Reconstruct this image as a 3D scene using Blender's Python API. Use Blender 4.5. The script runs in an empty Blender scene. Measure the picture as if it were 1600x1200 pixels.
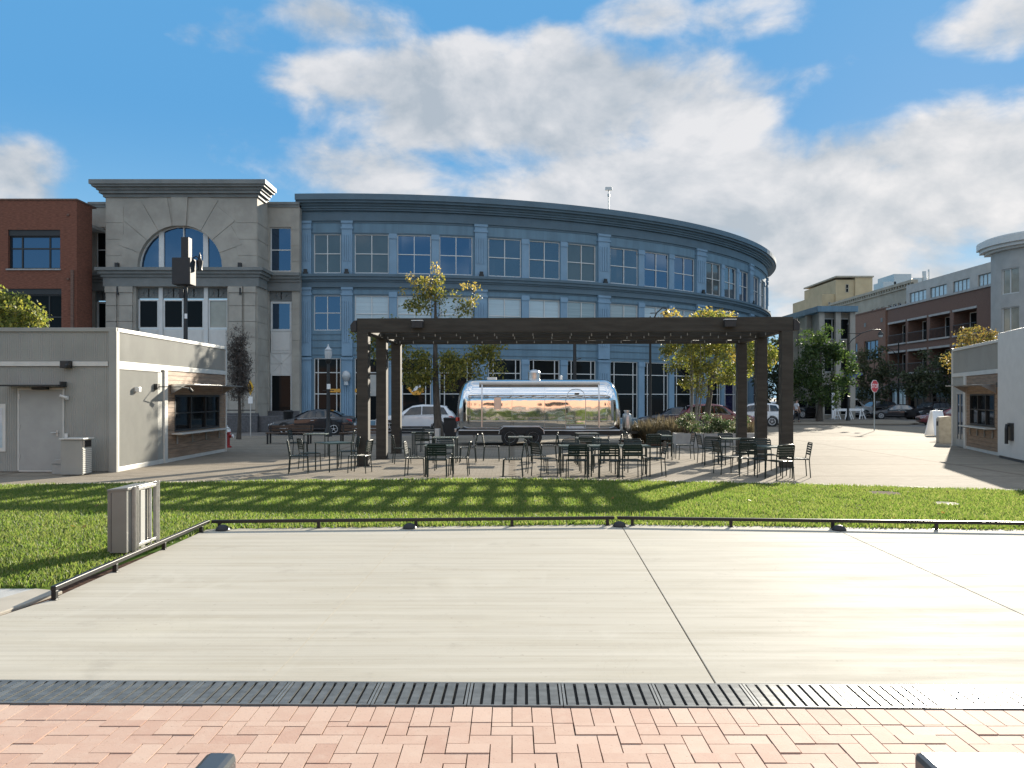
import bpy, bmesh, math, random
import numpy as np
from mathutils import Vector, Matrix
R = math.radians
PI = math.pi
rnd = random.Random(7)
S = bpy.context.scene
COL = S.collection

# ------------------------------------------------------------------ camera, sky, sun, exposure
H, F, CX, HY = 1.9, 1290.0, 800.0, 620.0          # eye height, focal length (px of the 1600 wide photo), horizon
cd = bpy.data.cameras.new('camera'); cam = bpy.data.objects.new('camera', cd); COL.objects.link(cam)
cam.location = (0, 0, H); cam.rotation_euler = (R(90), 0, 0)
cd.sensor_width = 36; cd.lens = 36 * F / 1600; cd.shift_y = 20 / 1600
cd.clip_start = 0.1; cd.clip_end = 3000
S.camera = cam
S.view_settings.view_transform = 'Standard'; S.view_settings.look = 'None'
S.view_settings.gamma = 1; S.view_settings.exposure = 2.0
SUN_EL, SUN_AZ = R(17.8), R(29)
sd = bpy.data.lights.new('sun', 'SUN'); sun = bpy.data.objects.new('sun', sd); COL.objects.link(sun)
sd.energy = 3.2; sd.angle = R(0.55); sd.color = (1, 0.91, 0.76)
tosun = Vector((math.sin(SUN_AZ) * math.cos(SUN_EL), math.cos(SUN_AZ) * math.cos(SUN_EL), math.sin(SUN_EL)))
sun.rotation_euler = tosun.to_track_quat('Z', 'Y').to_euler(); sun.location = tosun * 60

class NT:
    """small helper that writes shader maths"""
    def __init__(s, tree): s.t = tree; s.n = tree.nodes; s.l = tree.links
    def new(s, typ, **kw):
        n = s.n.new(typ)
        for k, v in kw.items(): setattr(n, k, v)
        return n
    def put(s, sock, v):
        if v is None: return
        if isinstance(v, bpy.types.NodeSocket): s.l.new(v, sock)
        elif isinstance(v, (tuple, list)) and len(v) == 3 and sock.type == 'RGBA': sock.default_value = (*v, 1)
        else: sock.default_value = v
    def m(s, op, a, b=None, c=None, clamp=False):
        n = s.new('ShaderNodeMath', operation=op, use_clamp=clamp)
        for i, v in enumerate((a, b, c)): s.put(n.inputs[i], v)
        return n.outputs[0]
    def vm(s, op, a, b=None):
        n = s.new('ShaderNodeVectorMath', operation=op)
        s.put(n.inputs[0], a); s.put(n.inputs[1], b)
        return n.outputs[0]
    def mix(s, f, a, b):
        n = s.new('ShaderNodeMix', data_type='RGBA')
        s.put(n.inputs[0], f); s.put(n.inputs[6], a); s.put(n.inputs[7], b)
        return n.outputs[2]
    def noise(s, vec, scale, detail=4, rough=.5, dist=0.0):
        n = s.new('ShaderNodeTexNoise')
        s.put(n.inputs['Vector'], vec); n.inputs['Scale'].default_value = scale
        n.inputs['Detail'].default_value = detail; n.inputs['Roughness'].default_value = rough
        n.inputs['Distortion'].default_value = dist
        return n.outputs['Fac']
    def ramp(s, f, lo, hi, a=0.0, b=1.0):
        n = s.new('ShaderNodeMapRange', interpolation_type='SMOOTHSTEP')
        for i, v in enumerate((f, lo, hi, a, b)): s.put(n.inputs[i], v)
        return n.outputs[0]

W = bpy.data.worlds.new('World'); S.world = W; W.use_nodes = True
W.node_tree.nodes.clear()
w = NT(W.node_tree)
sky = w.new('ShaderNodeTexSky', sky_type='NISHITA', sun_disc=False)
sky.sun_elevation = SUN_EL; sky.sun_rotation = SUN_AZ
dirv = w.new('ShaderNodeTexCoord').outputs['Generated']
sep = w.new('ShaderNodeSeparateXYZ'); w.l.new(dirv, sep.inputs[0])
dx, dy, dz = sep.outputs
az = w.m('ARCTAN2', dx, dy); el = w.m('ARCSINE', dz)
def sky_dir(px, py):
    a = math.atan((px - CX) / F)
    return a, math.atan((HY - py) / F * math.cos(a))
# the cumulus masses: centre and half size in photo pixels, weight
CLOUDS = [(800, 170, 390, 98, 1.0), (1080, 190, 150, 90, .8), (560, 135, 165, 58, .8), (1020, 300, 330, 95, .95), (1300, 345, 330, 120, 1.0),
          (1490, 275, 220, 95, 1.0), (560, 260, 210, 85, .75), (350, 50, 90, 45, .62), (520, 32, 140, 45, .62),
          (10, 275, 85, 62, .85), (1580, 25, 110, 50, .75), (1000, 25, 90, 40, .6), (1180, 22, 110, 40, .5),
          (860, 75, 70, 40, .7), (1330, 450, 300, 70, .9), (300, -260, 300, 90, .5), (1200, -330, 400, 120, .6)]
blob = None
for (cx, cy, hx, hy, wt) in CLOUDS:
    a0, e0 = sky_dir(cx, cy); wa, we = hx / F, hy / F
    q = w.m('ADD', w.m('POWER', w.m('ABSOLUTE', w.m('DIVIDE', w.m('SUBTRACT', az, a0), wa)), 2.0),
            w.m('POWER', w.m('ABSOLUTE', w.m('DIVIDE', w.m('SUBTRACT', el, e0), we)), 2.0))
    g = w.m('MULTIPLY', w.m('SUBTRACT', 1.0, w.m('MULTIPLY', q, 0.62)), wt)
    blob = g if blob is None else w.m('SMOOTH_MAX', blob, g, 0.12)
blob = w.m('MAXIMUM', blob, 0.0)
# everywhere else, out of view, looser broken cloud added for neutral fill light
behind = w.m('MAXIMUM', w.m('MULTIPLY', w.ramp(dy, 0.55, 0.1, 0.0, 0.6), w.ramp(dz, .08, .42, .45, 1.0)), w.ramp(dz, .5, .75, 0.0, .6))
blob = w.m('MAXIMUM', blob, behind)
vec = w.vm('MULTIPLY', dirv, (1, 1, 1.7))
n1 = w.noise(vec, 5.0, 12, .575, .25)
n1b = w.noise(w.vm('ADD', vec, (0.012, 0.02, 0.05)), 5.0, 6, .55, .25)
n2 = w.noise(w.vm('ADD', vec, (3.1, 1.7, .4)), 12.0, 9, .55, .3)
nn = w.m('ADD', w.m('MULTIPLY', n1, .60), w.m('MULTIPLY', n2, .40))
dens = w.m('ADD', w.m('MULTIPLY', w.m('SUBTRACT', nn, .5), 2.5), w.m('SUBTRACT', w.m('MULTIPLY', blob, 1.05), .42))
alpha = w.ramp(dens, -.14, .40)
body = w.ramp(dens, .12, 1.0)
light = w.m('ADD', w.m('MULTIPLY', w.m('SUBTRACT', n1, n1b), 4.2), .55, clamp=True)
light = w.m('SUBTRACT', w.m('ADD', light, w.m('MULTIPLY', w.m('SUBTRACT', n2, .5), .9)), w.m('MULTIPLY', body, .14), clamp=True)
elv = w.ramp(el, 0.02, 0.33)
blue = w.mix(elv, (.31, .56, .76), (.10, .32, .61))
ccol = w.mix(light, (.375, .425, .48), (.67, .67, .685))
ccol = w.vm('SCALE', ccol); W.node_tree.nodes[-1].operation = 'SCALE'; w.put(W.node_tree.nodes[-1].inputs['Scale'], w.ramp(dy, .35, -.35, 1.0, 1.75))  # unseen clouds behind the camera brightened to add fill light
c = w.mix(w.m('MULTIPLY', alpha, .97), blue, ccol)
K = 1.2 / 2 ** 2.0
bg1 = w.new('ShaderNodeBackground'); w.l.new(sky.outputs[0], bg1.inputs[0]); bg1.inputs[1].default_value = 0.05
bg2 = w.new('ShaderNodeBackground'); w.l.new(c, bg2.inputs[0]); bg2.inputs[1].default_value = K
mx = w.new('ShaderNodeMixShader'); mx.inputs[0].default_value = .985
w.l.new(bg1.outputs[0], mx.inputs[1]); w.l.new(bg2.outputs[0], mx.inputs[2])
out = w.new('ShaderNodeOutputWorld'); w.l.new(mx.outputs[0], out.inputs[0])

# ------------------------------------------------------------------ helpers
def X(px, Y): return (px - CX) / F * Y
def Z(py, Y): return H - (py - HY) / F * Y
def G(px, py, h=H):                                # a point of the ground under a photo pixel
    Y = h * F / (py - HY); return X(px, Y), Y
SZ = -0.25                                          # the street lies a little lower than the plaza
def GS(px, py): return G(px, py, H - SZ)

def tag(o, label=None, cat=None, group=None, kind=None):
    if label: o['label'] = label
    if cat: o['category'] = cat
    if group: o['group'] = group
    if kind: o['kind'] = kind
    return o
def thing(name, label, cat, loc=(0, 0, 0), rz=0, group=None):
    o = bpy.data.objects.new(name, None); COL.objects.link(o)
    o.empty_display_size = .2
    o.location = loc; o.rotation_euler = (0, 0, rz)
    return tag(o, label, cat, group)
def copy_tree(o, parent=None):
    c = o.copy(); COL.objects.link(c)
    if parent: c.parent = parent
    for ch in KIDS.get(o.name, []): copy_tree(ch, c)
    return c
KIDS = {}
def link(name, me, mats, parent=None, label=None):
    o = bpy.data.objects.new(name, me); COL.objects.link(o)
    for m_ in (mats if isinstance(mats, (list, tuple)) else [mats]): me.materials.append(m_)
    if parent:
        o.parent = parent; KIDS.setdefault(parent.name, []).append(o)
    if label: o['label'] = label
    return o

class MB:
    """collects shapes of ONE mesh; f maps (u, d, v) points of a facade to space"""
    def __init__(s, f=None): s.v = []; s.q = []; s.mi = []; s.f = f
    def add(s, vs, fs, m=0):
        b = len(s.v)
        s.v += [s.f(*p) for p in vs] if s.f else [tuple(p) for p in vs]
        for fc in fs: s.q.append([b + i for i in fc]); s.mi.append(m)
    def box(s, x0, x1, y0, y1, z0, z1, m=0):
        s.add([(x, y, z) for z in (z0, z1) for y in (y0, y1) for x in (x0, x1)],
              [(0, 1, 3, 2), (4, 6, 7, 5), (0, 4, 5, 1), (2, 3, 7, 6), (0, 2, 6, 4), (1, 5, 7, 3)], m); return s
    def boxn(s, u0, u1, d0, d1, v0, v1, du, m=0):   # box cut into steps along u (for curved facades)
        n = max(1, int(math.ceil((u1 - u0) / du)))
        us = [u0 + (u1 - u0) * i / n for i in range(n + 1)]
        vs = []
        for u in us: vs += [(u, d0, v0), (u, d1, v0), (u, d1, v1), (u, d0, v1)]
        fs = [(0, 1, 2, 3), tuple(4 * n + k for k in (3, 2, 1, 0))]
        for i in range(n):
            a, b = 4 * i, 4 * i + 4
            for k in range(4): fs.append((a + k, b + k, b + (k + 1) % 4, a + (k + 1) % 4))
        s.add(vs, fs, m); return s
    def bar(s, p0, p1, wd, ht, m=0):                # box along a line, wd across, ht up
        p0, p1 = Vector(p0), Vector(p1); t = (p1 - p0).normalized()
        up = Vector((0, 0, 1)) if abs(t.z) < .95 else Vector((0, 1, 0))
        r_ = t.cross(up).normalized(); u_ = r_.cross(t)
        vs = []
        for p in (p0, p1):
            for a, b in ((-1, -1), (1, -1), (1, 1), (-1, 1)): vs.append(p + r_ * a * wd / 2 + u_ * b * ht / 2)
        s.add(vs, [(0, 1, 2, 3), (7, 6, 5, 4), (0, 4, 5, 1), (1, 5, 6, 2), (2, 6, 7, 3), (3, 7, 4, 0)], m); return s
    def tube(s, pts, rad, n=8, m=0, cap=True):
        pts = [Vector(p) for p in pts]; k = len(pts)
        if not isinstance(rad, (list, tuple)): rad = [rad] * k
        vs = []; prev = None
        for i, p in enumerate(pts):
            t = (pts[min(i + 1, k - 1)] - pts[max(i - 1, 0)])
            t = t.normalized() if t.length > 1e-9 else Vector((0, 0, 1))
            if prev is None:
                a = t.orthogonal().normalized()
            else:
                a = prev - t * prev.dot(t); a = a.normalized() if a.length > 1e-6 else t.orthogonal().normalized()
            prev = a; b = t.cross(a)
            for j in range(n):
                an = 2 * PI * j / n; vs.append(p + (a * math.cos(an) + b * math.sin(an)) * rad[i])
        fs = [(i * n + j, i * n + (j + 1) % n, (i + 1) * n + (j + 1) % n, (i + 1) * n + j) for i in range(k - 1) for j in range(n)]
        if cap: fs += [tuple(range(n - 1, -1, -1)), tuple((k - 1) * n + j for j in range(n))]
        s.add(vs, fs, m); return s
    def lathe(s, prof, n=20, c=(0, 0, 0), m=0):     # prof: (r, z)
        vs = [(c[0] + r * math.cos(2 * PI * j / n), c[1] + r * math.sin(2 * PI * j / n), c[2] + z) for r, z in prof for j in range(n)]
        k = len(prof)
        fs = [(i * n + j, i * n + (j + 1) % n, (i + 1) * n + (j + 1) % n, (i + 1) * n + j) for i in range(k - 1) for j in range(n)]
        fs += [tuple(range(n - 1, -1, -1)), tuple((k - 1) * n + j for j in range(n))]
        s.add(vs, fs, m); return s
    def prism(s, poly, y0, y1, m=0):                # poly in (x, z), pushed along y
        n = len(poly)
        vs = [(x, y0, z) for x, z in poly] + [(x, y1, z) for x, z in poly]
        fs = [tuple(range(n)), tuple(range(2 * n - 1, n - 1, -1))] + [(i, i + n, (i + 1) % n + n, (i + 1) % n) for i in range(n)]
        s.add(vs, fs, m); return s
    def slab(s, poly, z0, z1, m=0):                 # poly in (x, y), pushed along z
        n = len(poly)
        vs = [(x, y, z0) for x, y in poly] + [(x, y, z1) for x, y in poly]
        fs = [tuple(range(n - 1, -1, -1)), tuple(range(n, 2 * n))] + [(i, (i + 1) % n, (i + 1) % n + n, i + n) for i in range(n)]
        s.add(vs, fs, m); return s
    def grid(s, fn, nu, nv, m=0):                   # sheet fn(a, b), a and b in 0..1
        vs = [fn(i / nu, j / nv) for j in range(nv + 1) for i in range(nu + 1)]
        s.add(vs, [(j * (nu + 1) + i, j * (nu + 1) + i + 1, (j + 1) * (nu + 1) + i + 1, (j + 1) * (nu + 1) + i) for j in range(nv) for i in range(nu)], m); return s
    def wall(s, u0, u1, v0, v1, holes, d0, d1, du=1e9, m=0):   # a wall with rectangular openings (u0,u1,v0,v1)
        us = sorted({u0, u1, *[h for o in holes for h in o[:2] if u0 < h < u1]})
        for a, b in zip(us, us[1:]):
            hs = sorted([(max(o[2], v0), min(o[3], v1)) for o in holes if o[0] < (a + b) / 2 < o[1] and o[2] < v1 - 1e-4 and o[3] > v0 + 1e-4])
            z = v0
            for h0, h1 in hs:
                if h0 > z + 1e-4: s.boxn(a, b, d0, d1, z, h0, du, m)
                z = max(z, h1)
            if z < v1 - 1e-4: s.boxn(a, b, d0, d1, z, v1, du, m)
        return s
    def build(s, name, mats, parent=None, smooth=False, bevel=0, label=None, fix=True):
        me = bpy.data.meshes.new(name)
        me.from_pydata([tuple(p) for p in s.v], [], s.q)
        me.polygons.foreach_set('material_index', s.mi)
        if fix:
            bm = bmesh.new(); bm.from_mesh(me); bmesh.ops.recalc_face_normals(bm, faces=bm.faces); bm.to_mesh(me); bm.free()
        if smooth:
            me.polygons.foreach_set('use_smooth', [True] * len(me.polygons))
            try: me.set_sharp_from_angle(angle=R(smooth if smooth is not True else 40))
            except Exception: pass
        me.update()
        o = link(name, me, mats, parent, label)
        if bevel:
            b = o.modifiers.new('bevel', 'BEVEL'); b.width = bevel; b.segments = 2; b.limit_method = 'ANGLE'
        return o

def np_mesh(name, V, Fq):
    me = bpy.data.meshes.new(name); V = np.asarray(V, dtype=np.float32); Fq = np.asarray(Fq, dtype=np.int32)
    k = Fq.shape[1]
    me.vertices.add(len(V)); me.vertices.foreach_set('co', V.ravel())
    me.loops.add(Fq.size); me.loops.foreach_set('vertex_index', Fq.ravel())
    me.polygons.add(len(Fq)); me.polygons.foreach_set('loop_start', np.arange(0, Fq.size, k, dtype=np.int32))
    me.update(calc_edges=True)
    return me

# ------------------------------------------------------------------ materials
def mat(name, col, rough=.6, metal=0.0, var=.12, vscale=3.0, bump=0.0, bscale=40.0, spec=.5, ior=None, streak=None, coat=0.0, coords='Object', dirt=0.0, dscale=.6):
    m_ = bpy.data.materials.new(name); m_.use_nodes = True
    t = NT(m_.node_tree); bs = t.n['Principled BSDF']
    bs.inputs['Roughness'].default_value = rough; bs.inputs['Metallic'].default_value = metal
    bs.inputs['Specular IOR Level'].default_value = spec
    if ior: bs.inputs['IOR'].default_value = ior
    if coat: bs.inputs['Coat Weight'].default_value = coat; bs.inputs['Coat Roughness'].default_value = .05
    tc = t.new('ShaderNodeTexCoord').outputs[coords]
    if streak: tc_s = t.vm('MULTIPLY', tc, streak)
    else: tc_s = tc
    c_ = (*col, 1)
    if var:
        f = t.noise(tc_s, vscale, 5, .6)
        f = t.ramp(f, .3, .7)
        lo = tuple(x * (1 - var) for x in col); hi = tuple(min(1, x * (1 + var)) for x in col)
        cs = t.mix(f, lo, hi)
        if dirt:
            d_ = t.ramp(t.noise(tc, dscale, 7, .65), .45, .75)
            cs = t.mix(t.m('MULTIPLY', d_, dirt), cs, tuple(x * .55 for x in col))
        t.put(bs.inputs['Base Color'], cs)
    else: bs.inputs['Base Color'].default_value = c_
    if bump:
        b = t.new('ShaderNodeBump'); b.inputs['Strength'].default_value = bump; b.inputs['Distance'].default_value = .01
        t.put(b.inputs['Height'], t.noise(tc_s, bscale, 4, .6)); t.put(bs.inputs['Normal'], b.outputs[0])
    return m_

def leafmat(name, cols, trans=.35, rough=.55, patch=None):
    m_ = bpy.data.materials.new(name); m_.use_nodes = True
    t = NT(m_.node_tree); bs = t.n['Principled BSDF']
    g = t.new('ShaderNodeNewGeometry').outputs['Random Per Island']
    r_ = t.new('ShaderNodeValToRGB'); r_.color_ramp.interpolation = 'LINEAR'
    e = r_.color_ramp.elements
    while len(e) < len(cols): e.new(.5)
    for i, c_ in enumerate(cols): e[i].position = i / (len(cols) - 1); e[i].color = (*c_, 1)
    t.l.new(g, r_.inputs[0])
    rc = r_.outputs[0]
    if patch:                                          # drier and lusher patches over the lawn
        tc = t.new('ShaderNodeTexCoord').outputs['Object']
        rc = t.mix(t.m('MULTIPLY', t.ramp(t.noise(tc, .8, 6, .65), .47, .68), .6), rc, patch[0])
        rc = t.mix(t.m('MULTIPLY', t.ramp(t.noise(tc, 2.3, 4, .6), .56, .70), .55), rc, patch[1])
    t.l.new(rc, bs.inputs['Base Color']); bs.inputs['Roughness'].default_value = rough
    tr = t.new('ShaderNodeBsdfTranslucent')
    gm = t.new('ShaderNodeHueSaturation'); gm.inputs['Value'].default_value = 1.7; gm.inputs['Saturation'].default_value = 1.05
    t.l.new(rc, gm.inputs['Color']); t.l.new(gm.outputs[0], tr.inputs[0])
    ms = t.new('ShaderNodeMixShader'); ms.inputs[0].default_value = trans
    t.l.new(bs.outputs[0], ms.inputs[1]); t.l.new(tr.outputs[0], ms.inputs[2])
    t.l.new(ms.outputs[0], t.n['Material Output'].inputs[0])
    return m_

M = {}
M['asphalt'] = mat('asphalt', (.17, .16, .15), .85, spec=.12, var=.25, vscale=.8, bump=.3, bscale=120)
M['concrete'] = None
M['stone'] = mat('limestone', (.36, .335, .29), .8, var=.12, vscale=.9, bump=.15, bscale=30, dirt=.25, dscale=.35)
M['stone_dark'] = mat('dark cornice paint', (.175, .185, .18), .65, var=.12, vscale=1.2)
M['granite'] = mat('dark granite', (.085, .085, .09), .5, var=.25, vscale=9)
M['blue'] = mat('blue wall', (.125, .215, .285), .6, var=.13, vscale=1.0, bump=.1, bscale=20, dirt=.25, dscale=.5, streak=(2.2, 2.2, .10))
M['blue_light'] = mat('light blue pilaster', (.19, .305, .415), .6, var=.08, vscale=.8, dirt=.12)
M['blue_dark'] = mat('dark blue cornice', (.085, .138, .178), .55, var=.10, vscale=.8)
M['brick'] = mat('red brick', (.175, .066, .040), .85, var=.3, vscale=4, bump=.2, bscale=25, streak=(1, 1, 6))
M['brick_dark'] = mat('dark brown brick', (.15, .088, .066), .85, var=.25, vscale=4, streak=(1, 1, 6))
M['brick_tan'] = mat('orange brown brick', (.20, .112, .078), .85, var=.2, vscale=4, streak=(1, 1, 6))
M['salmon'] = mat('salmon brick', (.44, .255, .18), .85, var=.15, vscale=2, streak=(1, 1, 6))
M['white_trim'] = mat('white metal trim', (.62, .62, .6), .4, var=.05)
M['off_white'] = mat('off white stucco', (.40, .39, .365), .8, var=.08, vscale=1)
M['yellow_wall'] = mat('cream yellow stucco', (.43, .345, .215), .85, var=.08, vscale=.6)
M['beige_wall'] = mat('beige masonry', (.34, .31, .25), .85, var=.1, vscale=.8)
M['glass_sky'] = mat('mirror window glass', (.010, .018, .035), .03, var=0, ior=2.5, bump=.02, bscale=.8)
M['glass_sky'].node_tree.nodes['Principled BSDF'].inputs['Specular Tint'].default_value = (.5, .72, 1, 1)
M['glass_grey'] = mat('grey window glass', (.055, .068, .072), .05, var=.25, vscale=.25, ior=1.9)
M['glass_cloud'] = mat('cloudy window glass', (.03, .045, .06), .03, var=.2, vscale=.3, ior=2.2)
M['glass_cloud'].node_tree.nodes['Principled BSDF'].inputs['Specular Tint'].default_value = (.7, .85, 1, 1)
M['dark_steel'] = mat('dark brushed steel', (.09, .10, .11), .28, metal=.5, var=.1)
M['glass_dark'] = mat('dark window glass', (.010, .012, .013), .04, var=0, ior=1.18)
M['glass_blind'] = mat('window with pale blinds', (.40, .49, .53), .3, var=.1, vscale=1, spec=.6, coat=1.0, streak=(.2, .2, 8))
M['glass_blind_dim'] = mat('window with greyer blinds', (.25, .32, .34), .3, var=.15, vscale=1, spec=.6, coat=1.0, streak=(.2, .2, 8))
M['glass_beige'] = mat('window with beige blinds', (.30, .285, .23), .3, var=.15, vscale=.8, spec=.6, coat=1.0)
M['glass_purple'] = mat('dark violet glass', (.018, .016, .05), .04, var=0, ior=1.4)
M['black'] = mat('black metal', (.018, .019, .02), .45, var=.1)
M['black_plastic'] = mat('black plastic', (.02, .02, .022), .6, var=.1)
M['pergola'] = mat('dark brown painted timber', (.046, .041, .034), .65, spec=.25, var=.22, vscale=3, bump=.15, bscale=18, streak=(.5, 3, 3))
M['siding'] = mat('grey corrugated siding', (.285, .285, .26), .5, var=.07, vscale=.9, dirt=.2, dscale=.7)
M['door_grey'] = mat('grey painted steel door', (.33, .33, .31), .5, var=.05)
M['kiosk_trim'] = mat('pale kiosk trim', (.56, .55, .51), .45, var=.06)
M['white_panel'] = mat('white wall panel', (.60, .59, .56), .5, var=.04)
M['cedar'] = mat('cedar boards', (.26, .175, .115), .65, var=.28, vscale=2.2, bump=.1, bscale=30, streak=(1, .6, 9))
M['wood_dark'] = mat('weathered dark wood', (.085, .055, .038), .7, var=.3, vscale=3, streak=(1, 6, 6))
M['alu'] = mat('polished aluminium', (.80, .80, .80), .055, metal=1, var=.03, vscale=1, bump=.35, bscale=1.3)
[n_ for n_ in M['alu'].node_tree.nodes if n_.type == 'BUMP'][0].inputs['Strength'].default_value = .85
[n_ for n_ in M['alu'].node_tree.nodes if n_.type == 'TEX_NOISE' and abs(n_.inputs['Scale'].default_value - 1.3) < .01][0].inputs['Detail'].default_value = 2.0
M['alu_dull'] = mat('brushed aluminium', (.55, .55, .55), .3, metal=1, var=.08)
M['steel'] = mat('galvanised steel', (.48, .48, .46), .38, metal=.6, var=.12, vscale=12)
M['rail'] = mat('dark rail paint', (.014, .014, .015), .35, var=.1, spec=.35)
M['cabinet'] = mat('grey cabinet paint', (.18, .18, .165), .42, var=.06)
M['rubber'] = mat('tyre rubber', (.018, .018, .018), .8, var=.1)
M['rim'] = mat('alloy rim', (.62, .62, .63), .35, metal=.1, var=.05)
M['furniture'] = mat('dark green chair paint', (.007, .018, .0155), .36, var=.1, spec=.4)
M['table'] = mat('green grey table paint', (.05, .08, .07), .33, var=.08, spec=.5)
M['bark'] = mat('tree bark', (.075, .062, .05), .9, var=.3, vscale=8, bump=.5, bscale=20, streak=(2, 2, .5))
M['bark_pale'] = mat('pale bark', (.17, .155, .135), .9, var=.25, vscale=8)
M['bulb'] = mat('frosted bulb', (.30, .295, .28), .2, var=0)
M['lens'] = mat('clear lamp lens', (.48, .50, .51), .15, var=0)
M['red_lamp'] = mat('red lamp lens', (.45, .012, .015), .2, var=0, coat=1)
M['sign_red'] = mat('sign red', (.50, .02, .03), .4, var=.05)
M['sign_white'] = mat('sign white', (.8, .8, .8), .4, var=.02)
M['sign_blue'] = mat('sign blue', (.05, .09, .32), .4, var=.03)
M['sign_yellow'] = mat('sign yellow', (.72, .42, .02), .45, var=.05)
M['orange'] = mat('orange sign film', (.75, .36, .05), .5, var=.05)
M['hydrant'] = mat('red hydrant paint', (.35, .03, .03), .4, var=.1)
M['concrete_tan'] = mat('tan cast concrete', (.40, .36, .29), .85, spec=.1, var=.14, vscale=5, bump=.2, bscale=60)
M['concrete_grey'] = mat('grey cast concrete', (.36, .36, .35), .8, var=.12, vscale=3, bump=.2, bscale=60, dirt=.2)
M['kerb'] = mat('pale kerb concrete', (.33, .30, .25), .8, var=.1, vscale=3, dirt=.2)
M['mulch'] = mat('dark mulch', (.06, .035, .025), .95, spec=.05, var=.5, vscale=20, bump=.8, bscale=60)
M['iron'] = mat('cast iron grate', (.17, .18, .18), .36, metal=.35, var=.2, vscale=9, spec=.6)
M['pit'] = mat('drain pit', (.012, .012, .012), .9, var=0)
M['leaf_yellow'] = leafmat('yellow autumn leaves', [(.24, .22, .05), (.36, .29, .06), (.42, .31, .09), (.26, .20, .07)], .40)
M['leaf_olive'] = leafmat('olive autumn leaves', [(.05, .07, .018), (.14, .15, .03), (.28, .24, .04), (.09, .10, .025)], .40)
M['leaf_lime'] = leafmat('yellow green leaves', [(.07, .10, .022), (.15, .18, .035), (.27, .25, .05), (.10, .13, .03)], .45)
M['leaf_green'] = leafmat('green leaves', [(.02, .045, .012), (.05, .09, .02), (.09, .13, .03), (.03, .06, .02)], .40)
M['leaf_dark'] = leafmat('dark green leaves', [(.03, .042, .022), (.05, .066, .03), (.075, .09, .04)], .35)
M['leaf_rust'] = leafmat('rust and green leaves', [(.07, .08, .02), (.20, .13, .03), (.16, .16, .05), (.26, .16, .05)], .4)
M['leaf_shrub'] = leafmat('shrub leaves', [(.02, .05, .015), (.05, .09, .025), (.08, .11, .04), (.34, .35, .24)], .3)
M['leaf_dry'] = leafmat('dry ornamental grass', [(.06, .05, .03), (.12, .10, .06), (.17, .14, .08)], .3)
M['leaf_brown'] = leafmat('brown twigs', [(.06, .05, .043), (.095, .08, .07), (.125, .10, .085)], .15)
M['grass'] = leafmat('grass blades', [(.075, .125, .022), (.115, .17, .032), (.155, .20, .045), (.21, .21, .08)], .48, .6, ((.15, .178, .045), (.07, .13, .022)))
def paint(name, col, rough=.28, coat=.8): return mat(name, col, rough, var=.03, coat=coat)
M['car_black'] = paint('black car paint', (.008, .008, .012))
M['car_white'] = paint('white car paint', (.68, .69, .71))
M['car_silver'] = paint('silver car paint', (.40, .41, .42))
M['car_red'] = paint('dark red car paint', (.17, .013, .018))
M['car_wine'] = paint('wine red car paint', (.13, .02, .025))
M['car_navy'] = paint('dark blue grey car paint', (.025, .03, .045))
M['car_glass'] = mat('car glass', (.01, .012, .015), .04, var=0, ior=1.7)
M['car_glass_pale'] = mat('car glass with sky', (.05, .065, .08), .04, var=0, ior=2.2)

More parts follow.
